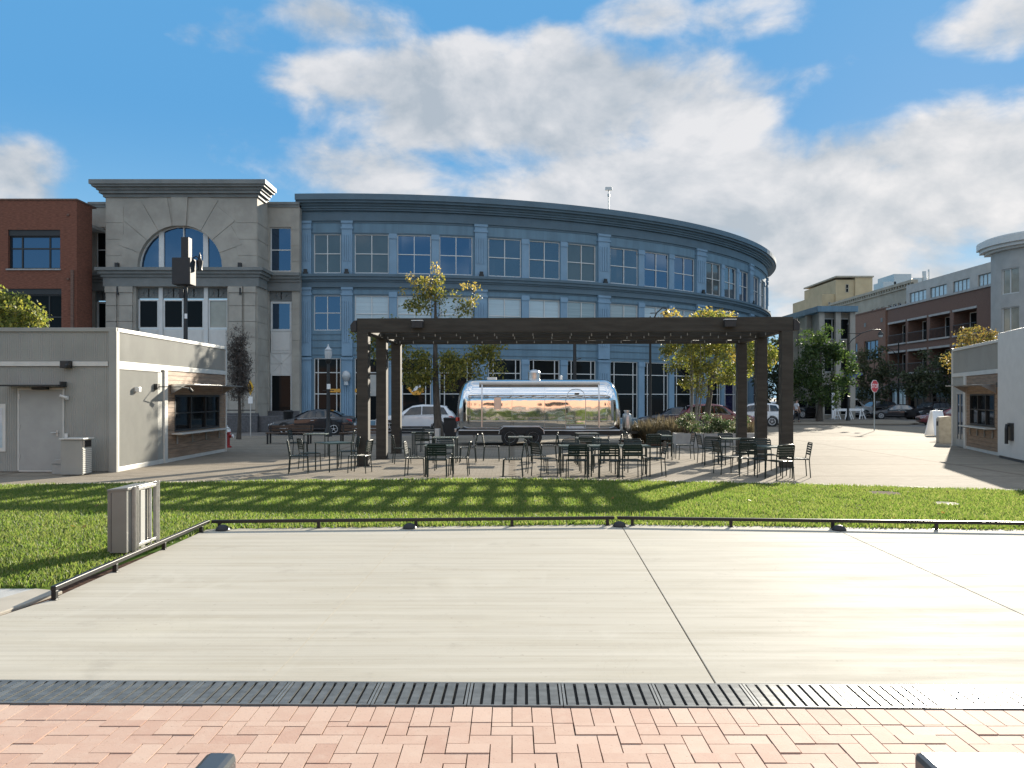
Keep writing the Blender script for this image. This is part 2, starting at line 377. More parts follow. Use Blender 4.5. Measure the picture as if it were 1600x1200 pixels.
def ground_mats():
    # broom finished concrete of the stage
    m_ = mat('broom finished concrete', (.43, .405, .345), .8, var=0, spec=.03); t = NT(m_.node_tree); bs = t.n['Principled BSDF']
    tc = t.new('ShaderNodeTexCoord').outputs['Object']
    s1 = t.noise(t.vm('MULTIPLY', tc, (.10, 6.5, 1)), 1.7, 7, .75)
    s2 = t.noise(t.vm('MULTIPLY', tc, (.35, 3.0, 1)), 1.3, 6, .65)
    s3 = t.noise(tc, .55, 6, .62)
    s4 = t.noise(tc, 120, 2, .5)
    c_ = t.mix(t.ramp(s1, .33, .67), (.37, .346, .295), (.44, .415, .36))
    c_ = t.mix(t.m('MULTIPLY', t.ramp(s2, .42, .70), .30), c_, (.30, .27, .205))
    c_ = t.mix(t.m('MULTIPLY', t.ramp(s3, .52, .72), .40), c_, (.48, .45, .375))
    c_ = t.mix(t.m('MULTIPLY', t.ramp(s4, .62, .75), .25), c_, (.30, .28, .24))
    # a pale wandering water mark, thin cracks and tyre-dark blotches
    wv = t.noise(t.vm('MULTIPLY', tc, (1.0, .28, 1)), .6, 4, .6, .6)
    wm = t.m('SUBTRACT', 1.0, t.ramp(t.m('ABSOLUTE', t.m('SUBTRACT', wv, .52)), .0, .035))
    wm = t.m('MULTIPLY', wm, t.ramp(t.noise(tc, .45, 3, .5), .5, .62))
    c_ = t.mix(t.m('MULTIPLY', wm, .15), c_, (.53, .51, .455))
    ck = t.noise(tc, .8, 9, .72, .8)
    cm = t.m('SUBTRACT', 1.0, t.ramp(t.m('ABSOLUTE', t.m('SUBTRACT', ck, .47)), .0, .0035))
    c_ = t.mix(t.m('MULTIPLY', cm, .22), c_, (.22, .20, .17))
    sp_ = t.ramp(t.noise(tc, 16, 2, .5), .70, .76)
    c_ = t.mix(t.m('MULTIPLY', sp_, .30), c_, (.20, .185, .16))
    bl_ = t.ramp(t.noise(tc, 1.5, 7, .68), .58, .74)
    c_ = t.mix(t.m('MULTIPLY', bl_, .42), c_, (.27, .253, .218))
    t.put(bs.inputs['Base Color'], c_)
    b = t.new('ShaderNodeBump'); b.inputs['Strength'].default_value = .14; b.inputs['Distance'].default_value = .003
    t.put(b.inputs['Height'], t.noise(t.vm('MULTIPLY', tc, (.6, 60, 1)), 2.5, 3, .6)); t.put(bs.inputs['Normal'], b.outputs[0])
    t.put(bs.inputs['Roughness'], t.ramp(s2, .3, .8, .7, .85))
    M['concrete'] = m_
    # plaza of small pavers with wider joints between the fields
    m_ = mat('plaza pavers', (.36, .32, .27), .85, var=0, spec=.022); t = NT(m_.node_tree); bs = t.n['Principled BSDF']
    tc = t.new('ShaderNodeTexCoord').outputs['Object']
    def brick(scale, wd, ht, mortar, c1, c2, cm, off=.5):
        b = t.new('ShaderNodeTexBrick'); t.l.new(tc, b.inputs['Vector']); b.offset = off
        b.inputs['Scale'].default_value = scale; b.inputs['Brick Width'].default_value = wd; b.inputs['Row Height'].default_value = ht
        b.inputs['Mortar Size'].default_value = mortar
        for nm_, q in (('Color1', c1), ('Color2', c2), ('Mortar', cm)): b.inputs[nm_].default_value = (*q, 1)
        return b
    b1 = brick(1.0, .2, .1, .006, (.255, .222, .178), (.315, .275, .225), (.17, .148, .12))
    b2 = brick(1.0, 6.2, 3.3, .09, (1, 1, 1), (.9, .9, .9), (.72, .70, .68), 0)
    n_ = t.noise(tc, .5, 6, .6)
    c_ = t.mix(t.m('MULTIPLY', t.ramp(n_, .4, .7), .35), b1.outputs[0], (.20, .175, .14))
    mm = t.new('ShaderNodeMix', data_type='RGBA', blend_type='MULTIPLY'); mm.inputs[0].default_value = 1
    t.l.new(c_, mm.inputs[6]); t.l.new(b2.outputs[0], mm.inputs[7]); t.l.new(mm.outputs[2], bs.inputs['Base Color'])
    bb = t.new('ShaderNodeBump'); bb.inputs['Strength'].default_value = .3; bb.inputs['Distance'].default_value = .004
    t.put(bb.inputs['Height'], t.noise(tc, 60, 3, .6)); t.put(bs.inputs['Normal'], bb.outputs[0])
    M['pavers'] = m_
    # clay pavers in the foreground: every brick its own tint
    m_ = mat('clay pavers', (.45, .25, .18), .75, var=0, spec=.12); t = NT(m_.node_tree); bs = t.n['Principled BSDF']
    tc = t.new('ShaderNodeTexCoord').outputs['Object']
    g = t.new('ShaderNodeNewGeometry').outputs['Random Per Island']
    r_ = t.new('ShaderNodeValToRGB'); e = r_.color_ramp.elements
    for _ in range(3): e.new(.5)
    for i, q in enumerate(((.435, .295, .232), (.46, .32, .255), (.415, .268, .21), (.49, .355, .285), (.45, .305, .242))): e[i].position = i / 4; e[i].color = (*q, 1)
    t.l.new(g, r_.inputs[0])
    c_ = t.mix(t.m('MULTIPLY', t.ramp(t.noise(tc, 9, 6, .65), .4, .75), .35), r_.outputs[0], (.52, .41, .335))
    c_ = t.mix(t.m('MULTIPLY', t.ramp(t.noise(tc, 70, 3, .6), .62, .72), .5), c_, (.22, .13, .1))
    t.put(bs.inputs['Base Color'], c_)
    bb = t.new('ShaderNodeBump'); bb.inputs['Strength'].default_value = .3; bb.inputs['Distance'].default_value = .003
    t.put(bb.inputs['Height'], t.noise(tc, 90, 4, .6)); t.put(bs.inputs['Normal'], bb.outputs[0])
    M['clay'] = m_
    # soil and thatch under the grass
    m_ = mat('lawn ground', (.06, .10, .02), .95, var=0, spec=.05); t = NT(m_.node_tree); bs = t.n['Principled BSDF']
    tc = t.new('ShaderNodeTexCoord').outputs['Object']
    c_ = t.mix(t.ramp(t.noise(tc, 1.1, 6, .65), .35, .7), (.045, .085, .012), (.085, .125, .02))
    c_ = t.mix(t.m('MULTIPLY', t.ramp(t.noise(tc, .45, 5, .6), .60, .75), .4), c_, (.15, .12, .05))
    t.put(bs.inputs['Base Color'], c_)
    M['lawn'] = m_
ground_mats()
# ------------------------------------------------------------------ ground, plaza, lawn, stage
def sheet(name, poly, z, m_, label, cat):
    me = bpy.data.meshes.new(name); me.from_pydata([(x, y, z) for x, y in poly], [], [tuple(range(len(poly)))])
    o = link(name, me, m_); return tag(o, label, cat, kind='structure')
sheet('street', [(-900, -300), (900, -300), (900, 1500), (-900, 1500)], SZ - .01, M['asphalt'], 'worn grey asphalt street behind the plaza', 'street')
# the plaza: level under the pergola, dipping to street level behind
mb = MB(); xs = [-60, -30, -14, 0, 8, 14, 22, 40, 60]
mb.grid(lambda a, b: (lambda x, y: (x, y, 0 if y < 36 else max(SZ, SZ * (y - 36) / 9)))(-60 + 120 * a, [-60, 0, 10, 20, 30, 36, 40.5, 45, 45.5][round(b * 8)]), 8, 8)
tag(mb.build('plaza', M['pavers']), 'pale paved plaza under the pergola and around the kiosks', 'plaza', kind='structure')
sheet('crossing', [(5.5, 45.4), (30, 45.4), (30, 58), (24, 66), (14, 66), (5.5, 56)], SZ + .004, M['pavers'], 'bright paved street corner beyond the plaza', 'pavement')
mb = MB(); mb.slab([(14.5, 66.5), (16, 62.4), (30, 62.4), (33, 66), (33.5, 73), (14.5, 73)], SZ, SZ + .13)
tag(mb.build('pavement', M['pavers'], bevel=.02), 'raised kerbed pavement at the street corner under the green tree', 'pavement', kind='structure')
mb = MB(); mb.slab([(-45, 52), (5, 52), (8, 54), (15, 57.5), (23, 66), (23, 74), (-45, 74)], SZ, SZ + .13)
tag(mb.build('sidewalk', M['concrete_grey'], bevel=.02), 'grey sidewalk along the curved blue building', 'sidewalk', kind='structure')
LAWN = [(-30, 8.15), (-4.62, 8.1), (-4.3, 11.5), (-4.1, 11.6), (1.5, 12.0), (7.2, 11.5), (14, 10.8), (22, 10.5),
        (22, 12.6), (13, 15.6), (9.6, 16.65), (5.5, 17.85), (0, 18.95), (-5.7, 18.35), (-10.9, 17.5), (-17, 16.7), (-30, 15)]
LOW, UPP = [(-30, 8.15), (-4.62, 8.1), (-4.28, 11.62), (1.5, 12.02), (7.2, 11.52), (14, 10.8), (22, 10.5)], [(-30, 15), (-17, 16.7), (-10.9, 17.5), (-5.7, 18.35), (0, 18.95), (5.5, 17.85), (9.6, 16.65), (13, 15.6), (22, 12.6)]
lawn_lo = lambda x: np.interp(x, *zip(*LOW)); lawn_hi = lambda x: np.interp(x, *zip(*UPP))
LS, LZ = 0.895, 0.2                                 # stage and lawn rise 0.2 m above the plaza
def lift(x, y):
    x, y = np.asarray(x, float), np.asarray(y, float); hi_ = lawn_hi(x)
    z = LZ * np.clip((hi_ - y) / np.maximum(hi_ - 12.6, .5), 0, 1); k = (H - z) / H
    return x * k, y * k, z
gx = np.linspace(-30, 24, 109); V = []; Fq = []
for i, x in enumerate(gx):
    hi_ = float(lawn_hi(x))
    for j, f_ in enumerate(np.linspace(0, 1, 25)): V.append((x, .5 + (hi_ - .5) * f_))
V = np.array(V); X_, Y_, Z_ = lift(V[:, 0], V[:, 1])
Fq = [(i * 25 + j, (i + 1) * 25 + j, (i + 1) * 25 + j + 1, i * 25 + j + 1) for i in range(108) for j in range(24)]
tag(link('lawn', np_mesh('lawn', np.stack([X_, Y_, Z_ + np.where(V[:, 1] < 7.4, -.06, .012)], 1), Fq), M['lawn']), 'green lawn between the stage and the plaza', 'lawn', kind='structure')
rs = np.random.RandomState(3)
def grass(n):
    y = 8.1 + 10.9 * rs.rand(n * 4); x = (rs.rand(n * 4) * 2 - 1) * (y * .70 + .8)
    ok = (y > lawn_lo(x) + .03) & (y < lawn_hi(x) + .02) & (rs.rand(n * 4) < np.clip(1.25 - (y - 8) * .035, .5, 1))
    # thin and bare patches
    pn = np.sin(x * 1.7 + 2 * np.sin(y * 1.3)) * np.sin(y * 2.1 + np.sin(x * 2.3)) + .5 * np.sin(x * 5.1 + y * 3.7)
    ok &= (rs.rand(n * 4) < np.clip(.9 - .35 * (pn > .85), 0, 1)) & ((x - 7.25) ** 2 / .10 + (y - 16.1) ** 2 / .16 > 1) & ((x - 7.63) ** 2 / .04 + (y - 14.5) ** 2 / .09 > 1)
    ok &= ~((np.abs(x + 6.5) < .45) & (np.abs(y - 13.1) < .22) & (rs.rand(n * 4) < .8))
    x, y, pn = x[ok][:n], y[ok][:n], pn[ok][:n]; n = len(x)
    h = (.035 + .035 * rs.rand(n)) * (1 + .18 * pn); a = rs.rand(n) * 2 * PI; wd = .006 + .006 * rs.rand(n)
    lx, ly = (rs.randn(n) * .022, rs.randn(n) * .022); b = np.stack(lift(x, y), 1); b[:, 2] += .012
    s_ = np.stack([np.cos(a) * wd, np.sin(a) * wd, np.zeros(n)], 1)
    mid = b + np.stack([lx * .45, ly * .45, h * .6], 1); tip = b + np.stack([lx, ly, h], 1)
    V = np.concatenate([b - s_, b + s_, mid + s_ * .7, mid - s_ * .7, tip], 0)
    i = np.arange(n)
    Fq = np.concatenate([np.stack([i, i + n, i + 2 * n], 1), np.stack([i, i + 2 * n, i + 3 * n], 1), np.stack([i + 3 * n, i + 2 * n, i + 4 * n], 1)])
    return np_mesh('grass', V, Fq)
tag(link('grass', grass(170000), M['grass']), 'short mown green grass of the lawn', 'grass', kind='stuff')
V = []; Fq = []
for k in range(150):
    y = 8.3 + 10.2 * rs.rand(); x = (rs.rand() * 2 - 1) * (y * .68)
    if not lawn_lo(x) + .1 < y < lawn_hi(x) - .1: continue
    q = np.array(lift(x, y)); q[2] += .055 + .02 * rs.rand(); a = rs.rand() * 6.28; l = .018 + .022 * rs.rand(); u_ = np.array([math.cos(a), math.sin(a), .3 * rs.randn()]) * l; v_ = np.array([-math.sin(a), math.cos(a), .4 * rs.randn()]) * l * .6
    j = len(V); V += [q - u_, q + v_, q + u_, q - v_]; Fq.append((j, j + 1, j + 2, j + 3))
tag(link('fallen_leaves', np_mesh('fallen_leaves', V, Fq), M['leaf_rust']), 'small dry leaves scattered over the lawn', 'fallen leaves', kind='stuff')
mb = MB(); edge = UPP
for (xa, ya), (xb, yb) in zip(edge, edge[1:]):
    k = max(2, int(math.hypot(xb - xa, yb - ya) / .14))
    for i in range(k):
        x, y = xa + (xb - xa) * (i + .5) / k, ya + (yb - ya) * (i + .5) / k
        if abs(x) > y * .72 + 1: continue
        for r_ in (0, 1): mb.box(x - .058, x + .058, y + .03 + .13 * r_, y + .145 + .13 * r_, 0, .022 + .008 * rnd.random())
tag(mb.build('cobble_edging', M['concrete_tan'], bevel=.008), 'row of small cobbles edging the far side of the lawn', 'edging', kind='structure')

before_stage = set(bpy.data.objects)
ny = lambda x: 5.405 - .0145 * x                    # near edge of the stage slab, where the drain lies
STAGE = [(-6.5, 2.0), (-4.75, 5.6), (-4.38, 7.0), (-4.26, 7.6), (-4.30, 11.62), (-4.2, 11.72), (1.52, 12.13), (7.25, 11.62), (14.5, 10.9), (14.5, 2)]
SH = .03
joints = [1.43, 4.42, 7.4]
def clip_poly(poly, x0, x1, slope=.0395):
    def side(pt, xx, s): return s * (pt[0] - (xx + slope * (pt[1] - 8)))
    for xx, s in ((x0, 1), (x1, -1)):
        outp = []
        for i in range(len(poly)):
            a, b = poly[i], poly[(i + 1) % len(poly)]; fa, fb = side(a, xx, s), side(b, xx, s)
            if fa >= 0: outp.append(a)
            if fa * fb < 0: t_ = fa / (fa - fb); outp.append((a[0] + (b[0] - a[0]) * t_, a[1] + (b[1] - a[1]) * t_))
        poly = outp
    return poly
front = [(-4.86, ny(-4.86)), (-4.75, 5.6), *STAGE[2:9], (14.5, ny(14.5))]
mb = MB(); cuts = [-9] + joints + [20]
for a, b in zip(cuts, cuts[1:]): mb.slab(clip_poly(front, a + .005, b - .005), .004, SH)
tag(mb.build('stage_floor', M['concrete'], bevel=.004), 'broad sunlit concrete stage slab with broom finish', 'stage floor', kind='structure')
sheet('joint_bed', [(-4.7, 5.6), (-4.2, 11.5), (1.5, 12.0), (7.2, 11.4), (14, 10.8), (14, 5.3)], .016, M['mulch'], 'dark saw joints between the stage slabs', 'joint')
sheet('sealed_joint', [(-1.60, 5.45), (-1.591, 5.45), (-1.411, 11.72), (-1.420, 11.72)], SH + .0012, M['concrete_tan'], 'faint pale sealed joint across the stage slab', 'joint')
# the clay pavers, herringbone, each brick standing for itself in one pavement mesh
mb = MB(); Wb = .1175; rnd.seed(5)
for i in range(-74, 84):
    for j in range(-1, 24):
        y0 = 2.35 + j * Wb; k = (i - j) % 4; g = .0025 + .0012 * rnd.random()
        x0 = i * Wb; top = ny(x0) - .415
        z = .0 + rnd.uniform(.020, .026)
        if k == 0: bx = (x0, x0 + 2 * Wb, y0, y0 + Wb)
        elif k == 3: bx = (x0, x0 + Wb, y0, y0 + 2 * Wb)
        else: continue
        if bx[2] > top - 2.05 * Wb + .03: continue
        mb.box(bx[0] + g, bx[1] - g, bx[2] + g, min(bx[3], top - 2 * Wb) - g, -.02, z)
for i in range(-74, 84):                             # header course beside the drain
    x0 = i * Wb; top = ny(x0) - .415; g = .003
    mb.box(x0 + g, x0 + Wb - g, top - 1.98 * Wb, top - .005, -.02, .022 + rnd.uniform(0, .003))
tag(mb.build('brick_pavement', M['clay'], bevel=.003), 'pinkish clay brick pavement in herringbone in front of the stage', 'brick pavement', kind='structure')
sheet('paver_bed', [(-9, 1.6), (10.2, 1.6), (10.2, 5.25), (-9, 5.45)], .008, M['mulch'], 'dark sand joints between the clay bricks', 'joint')
sheet('drain_pit', [(-6.5, ny(-6.5) - .41), (9.7, ny(9.7) - .41), (9.7, ny(9.7)), (-6.5, ny(-6.5))], .0125, M['pit'], 'black hollow under the drain grates', 'drain')
# drain grates, one like the other
def grate_mesh():
    b = MB(); Lg, Dg = .582, .398
    b.box(0, .014, 0, Dg, 0, .016); b.box(Lg - .014, Lg, 0, Dg, 0, .016)
    b.box(.014, Lg - .014, 0, .012, 0, .016); b.box(.014, Lg - .014, Dg - .012, Dg, 0, .016)
    for k in range(8):
        xc = .014 + (k + .5) * (Lg - .028) / 8; wv = .048
        b.box(xc - wv / 2, xc + wv / 2, .012, Dg - .012, 0, .0115)
        for j in range(17): y = .018 + j * .0222; b.box(xc - wv / 2 - .001, xc + wv / 2 + .001, y, y + .016, .0115, .0150)
    return b
words = ['first', 'second', 'third', 'fourth', 'fifth', 'sixth', 'seventh', 'eighth', 'ninth', 'tenth', 'eleventh', 'twelfth']
gm = None
for k in range(-9, 18):
    x = -.86 + k * .588
    if gm is None:
        o = grate_mesh().build('drain_grate', M['iron']); gm = o
    else: o = gm.copy(); COL.objects.link(o)
    o.location = (x, ny(x) - .404, .0145); o.rotation_euler = (0, 0, -.0145)
    tag(o, {True: 'ribbed cast iron drain grate in the dark left half of the drain row', False: 'ribbed cast iron drain grate in the sun-glinting right half of the drain row'}[k < 2], 'drain grate', 'drain grates along the stage edge')

# kerb, path and planting strip at the left of the stage
mb = MB(); mb.slab([(-4.62, 8.0), (-4.30, 7.9), (-4.43, 6.9), (-4.85, 5.65), (-5.3, 5.65), (-4.95, 6.7)], .0, .045)
tag(mb.build('kerb', M['kerb'], bevel=.01), 'pale concrete kerb at the left side of the stage', 'kerb', kind='structure')
sheet('path', [(-30, 7.6), (-4.8, 7.6), (-4.63, 8.1), (-30, 8.15)], .016, M['concrete_grey'], 'narrow grey path along the near edge of the lawn', 'path')
mb = MB()
for k in range(260):
    x, y = -5.35 - rnd.random() * 1.6, 5.6 + rnd.random() * 1.75; a = rnd.random() * PI; l = .03 + .05 * rnd.random()
    if x > -5.30 + (y - 5.65) * .30: continue
    mb.add([(x - l * math.cos(a), y - l * math.sin(a), .03 + .03 * rnd.random()), (x + .02 * math.sin(a), y - .02 * math.cos(a), .05 + .03 * rnd.random()), (x + l * math.cos(a), y + l * math.sin(a), .03 + .03 * rnd.random()), (x - .02 * math.sin(a), y + .02 * math.cos(a), .06)], [(0, 1, 2, 3)])
tag(mb.build('leaf_litter', M['leaf_brown'], fix=False), 'brown fallen leaves on the mulch by the stage kerb', 'leaf litter', kind='stuff')
sheet('planting_bed', [(-30, 3), (-5.6, 3), (-5.3, 5.7), (-4.95, 6.75), (-4.82, 7.58), (-30, 7.58)], .02, M['mulch'], 'dark mulched bed at the left of the stage', 'planting bed')

# ------------------------------------------------------------------ low rails on the stage edge
def rail(pa, pb, posts, label):
    t = thing('low_rail', label, 'rail', (pa[0], pa[1], SH))
    d = Vector((pb[0] - pa[0], pb[1] - pa[1], 0)); L_ = d.length; t.rotation_euler.z = math.atan2(d.y, d.x)
    b = MB(); b.box(0, L_, -.025, .025, .085, .13); b.build('rail_bar', M['rail'], t, bevel=.006)
    for s_ in posts:
        b = MB(); b.box(s_ - .022, s_ + .022, -.022, .022, 0, .0848); b.box(s_ - .04, s_ + .04, -.035, .035, 0, .008)
        b.build('post', M['rail'], t, bevel=.003)
def on_line(pa, pb, px):
    k = (px - CX) / F; dx_, dy_ = pb[0] - pa[0], pb[1] - pa[1]
    t_ = (k * pa[1] - pa[0]) / (dx_ - k * dy_); return t_ * math.hypot(dx_, dy_)
RA, RB, RC, RD = (-4.215, 7.58), (-4.29, 11.66), (1.49, 12.02), (14.3, 10.82)
rail(RA, RB, [.03, 1.24, 2.53, 3.80], 'low dark rail along the left side of the stage beside the cabinet')
RB2 = (-4.24, 11.66)
rail(RB2, RC, [on_line(RB2, RC, p) for p in (343, 498, 650, 800, 949)], 'low dark rail along the far stage edge, left of the joint')
rail((1.53, 12.02), RD, [on_line((1.53, 12.02), RD, p) for p in (988, 1142, 1301, 1463, 1632)] + [8.5, 10], 'low dark rail along the far stage edge, glinting towards the right')
for (px, py, lab) in ((348, 832, 'small black dome fixture at the left corner of the stage'), (640, 829, 'small black dome fixture by the second post of the far rail'),
                      (968, 826, 'small black dome fixture at the end of the dark slab joint'), (1311, 832, 'small black dome fixture at the right end of the far rail')):
    x, y = G(px, py); t = thing('dome_fixture', lab, 'floor fixture', (x, y, SH), group='black dome fixtures along the far stage edge')
    MB().lathe([(.098, 0), (.10, .012), (.088, .03)], 24).build('base_ring', M['rail'], t, smooth=30)
    MB().lathe([(.086, .028), (.08, .045), (.062, .062), (.035, .073), (.004, .077)], 24).build('dome', M['black_plastic'], t, smooth=60)

# the grey cabinet standing in the grass behind the side rail
t = thing('utility_cabinet', 'grey metal utility cabinet on perforated posts in the grass beside the rail', 'cabinet', (-4.53, 9.7, 0))
b = MB(); b.box(-.20, .0, 0, .66, .06, .80); b.build('body', M['cabinet'], t, bevel=.006)
b = MB(); b.prism([(-.225, .79), (-.225, .81), (.02, .83), (.02, .80)], -.012, .69); b.build('rain_cap', M['cabinet'], t, bevel=.003)
b = MB(); b.box(-.232, -.203, .015, .645, .075, .785); b.build('door', M['cabinet'], t, bevel=.004)
b = MB(); b.box(-.182, -.176, -.003, .001, .08, .77); b.build('seal', M['black_plastic'], t)
for yy in (.18, .76):
    b = MB(); w_ = .045
    b.box(.002, .012, yy - w_, yy + w_, -.02, .83); b.box(.012, .05, yy - w_, yy - w_ + .008, -.02, .83); b.box(.012, .05, yy + w_ - .008, yy + w_, -.02, .83)
    p = b.build('post', M['steel'], t, bevel=.002)
    b = MB()
    for k in range(14): b.box(.0115, .0135, yy - .012, yy + .012, .06 + k * .055, .085 + k * .055)
    b.build('slots', M['black_plastic'], p)
b = MB(); b.box(.0125, .045, .226, .714, .775, .81); b.box(.0125, .045, .226, .714, .10, .135); b.build('bracket', M['steel'], t, bevel=.002)
b = MB(); b.box(.003, .02, .33, .45, .03, .76); b.build('side_panel', M['door_grey'], t, bevel=.003)
b = MB(); b.tube([(.03, .56, 0), (.03, .56, .76)], .022, 10); b.build('conduit', M['steel'], t, smooth=True)

# foreground handrail ends, brushed steel
for (xa, xb, ya, ztop, lab) in ((-.775, -.697, 2.10, 1.0, 'dark topped metal handrail end at the bottom left of the view'), (1.02, 1.30, 2.10, 1.0, 'sunlit white glinting metal handrail end at the bottom right')):
    t = thing('handrail', lab, 'handrail', ((xa + xb) / 2, ya, 0), group='metal handrails by the stage steps', rz=-.02)
    hw = (xb - xa) / 2
    b = MB(); b.box(-hw, hw, -1.1, 0, ztop - .085, ztop); b.build('rail_bar', M['dark_steel'], t, bevel=.016)
    for yy in (-.12, -1.0):
        b = MB(); b.box(-.03, .03, yy - .03, yy + .03, .02, ztop - .0855); b.build('post', M['steel'], t, bevel=.004)

for o in set(bpy.data.objects) - before_stage:      # everything so far belongs to the raised stage
    if o.parent is None: o.location = (o.location.x * LS, o.location.y * LS, LZ + o.location.z * LS); o.scale = (LS, LS, LS)

# lawn fittings
x, y = G(1343, 679, 2.0); tag(MB().lathe([(.40, 0), (.42, .008), (.40, .012), (.38, .010)], 28, (x, y, -.035)).build('manhole_cover', M['asphalt'], smooth=30), 'dark round manhole cover in the bright paving near the stop sign', 'manhole cover')
x, y, z = map(float, lift(7.63, 14.5)); tag(MB().lathe([(.20, 0), (.21, .016), (.14, .018), (.13, .010)], 24, (x, y, z + .01)).build('valve_cover', M['concrete_tan'], smooth=30), 'pale round stone valve cover set in the lawn', 'valve cover')
x, y, z = map(float, lift(7.25, 16.1)); tag(MB().lathe([(.26, 0), (.30, .014), (.2, .018), (.12, .012)], 20, (x, y, z + .012)).build('drain_cover', M['mulch'], smooth=30), 'dark sunken drain cover in the lawn', 'drain cover')

# ------------------------------------------------------------------ kiosks
def ribbed(mb, f_u, u0, u1, v0, v1, d, pitch=.085, dep=.022):
    """corrugated siding: one folded sheet"""
    n = int((u1 - u0) / pitch); pitch = (u1 - u0) / n; us = []
    for k in range(n):
        a = u0 + k * pitch
        us += [(a, d), (a + pitch * .45, d), (a + pitch * .55, d + dep), (a + pitch * .9, d + dep)]
    us.append((u1, d))
    vs = [f_u(u, dd, v) for v in (v0, v1) for u, dd in us]; k = len(us)
    mb.add(vs, [(i, i + 1, k + i + 1, k + i) for i in range(k - 1)])

def kiosk_front(t, f, U, corner_u, door_end, wood0, wood1, win, hgt, lab_shelf, mirror=False, door_kind='roll'):
    """the serving side in (u along, d out, v up); parts under t"""
    mk = lambda: MB(f)
    b = mk(); b.box(0, U, -.02, .05, hgt - .10, hgt); b.build('roof_edge', M['kiosk_trim'], t, bevel=.006)
    b = mk(); ribbed(b, lambda u, d, v: (u, d, v), .10, U - .10, 2.80, hgt - .10, .004, .06, .02); b.build('upper_siding', M['siding'], t, fix=False)
    b = mk(); b.box(.10, U - .10, -.02, .055, 2.66, 2.80); b.build('trim_band', M['kiosk_trim'], t, bevel=.006)
    for u in (0, U - .10): b = mk(); b.box(u, u + .10, -.02, .06, 0, hgt - .10); b.build('corner_trim', M['kiosk_trim'], t, bevel=.006)
    b = mk(); b.box(wood0 - .22, wood0, -.02, .075, 0, 2.66) if not mirror else b.box(wood1, wood1 + .2, -.02, .075, 0, 2.66); b.build('divider_post', M['kiosk_trim'], t, bevel=.006)
    # cedar boards around the serving window
    b = mk(); n = 19; bh = (2.655 - .1) / n
    for k in range(n):
        v0, v1 = .10 + k * bh + .004, .10 + (k + 1) * bh - .004
        b.wall(wood0, wood1, v0, v1, [win], .0, .022)
    b.build('cedar_cladding', M['cedar'], t)
    b = mk(); b.box(wood0, wood1, -.02, .035, .0, .0995); b.build('plinth', M['kiosk_trim'], t)
    fr = mk(); u0, u1, v0, v1 = win
    fr.box(u0, u1, -.05, .03, v0, v0 + .06); fr.box(u0, u1, -.05, .03, v1 - .06, v1)
    for k in range(4): uu = u0 + (u1 - u0 - .07) * k / 3; fr.box(uu, uu + .07, -.05, .03, v0 + .06, v1 - .06)
    fr.box(u0 + .07, u1 - .07, -.05, .022, (v0 + v1) / 2 - .02, (v0 + v1) / 2 + .02)
    wf = fr.build('window', M['black'], t)
    b = mk(); b.box(u0 + .02, u1 - .02, -.045, -.03, v0 + .02, v1 - .02); b.build('pane', M['glass_dark'], wf)
    b = mk(); b.box(u0 - .25, u1 + .15, .03, .34, v0 - .07, v0 - .03); sh = b.build('shelf', M['kiosk_trim'], t, bevel=.004, label=lab_shelf)
    b = mk()
    for k in range(4):
        uu = u0 + .1 + (u1 - u0 - .25) * k / 3; b.box(uu, uu + .04, .03, .28, v0 - .11, v0 - .071); b.box(uu, uu + .04, .03, .07, v0 - .36, v0 - .111)
    b.build('bracket', M['siding'], sh)
    b = mk(); b.box(u0 - .35, u1 + .25, .05, .75, v1 + .28, v1 + .31); aw = b.build('awning', M['alu_dull'], t, bevel=.004)
    b = mk()
    for uu in (u0 - .34, u1 + .20):
        b.add([(uu, .05, v1 + .02), (uu, .05, v1 + .279), (uu, .5, v1 + .279), (uu + .04, .05, v1 + .02), (uu + .04, .05, v1 + .279), (uu + .04, .5, v1 + .279)],
              [(0, 1, 2), (3, 5, 4), (0, 3, 4, 1), (1, 4, 5, 2), (2, 5, 3, 0)])
    b.build('bracket', M['alu_dull'], aw)

# left kiosk: corner at (-10, 20.8); serving side faces right (+x)
KL = (-10.0, 20.8, 0); KH = 3.64
t = thing('kiosk', 'grey corrugated kiosk with cedar serving window and steel door, left of the pergola', 'kiosk', KL)
b = MB(); b.box(-5.4, -.06, .06, 7.96, 0, KH - .05); b.build('wall', M['siding'], t)
b = MB(); b.box(-5.4, -.03, .03, 8.0, KH - .049, KH - .01); b.build('roof', M['off_white'], t)
side = lambda u, d, v: (d, u, v)                       # u runs back along the side
kiosk_front(t, side, 8.0, 0, 0, 3.02, 7.9, (3.62, 7.35, .86, 1.96), KH, None)
b = MB(side); ribbed(b, lambda u, d, v: (u, d, v), .12, 2.45, .12, 2.60, .012, .055, .018); b.build('roll_door', M['siding'], t, fix=False)
b = MB(side); b.box(.10, 2.80, -.02, .045, .0, .12); b.box(.10, 2.6, -.02, .05, 2.60, 2.655); b.build('door_frame', M['kiosk_trim'], t, bevel=.005)
b = MB(side); b.box(2.45, 2.80, -.02, .03, .12, 2.60); b.build('door_jamb', M['siding'], t)
b = MB(side); b.box(.98, 1.14, .03, .16, 2.02, 2.16); b.build('wall_light', M['white_trim'], t, bevel=.02)
b = MB(side); b.box(2.18, 2.36, .03, .13, 2.10, 2.26); b.tube([(2.27, .13, 2.18), (2.6, .62, 2.18), (3.15, .66, 2.14)], .014, 6); b.tube([(3.1, .66, 2.14), (3.28, .66, 2.06)], .045, 8); b.build('arm_light', M['black'], t)
frontf = lambda u, d, v: (-u, -d, v)                   # u runs left along the end wall
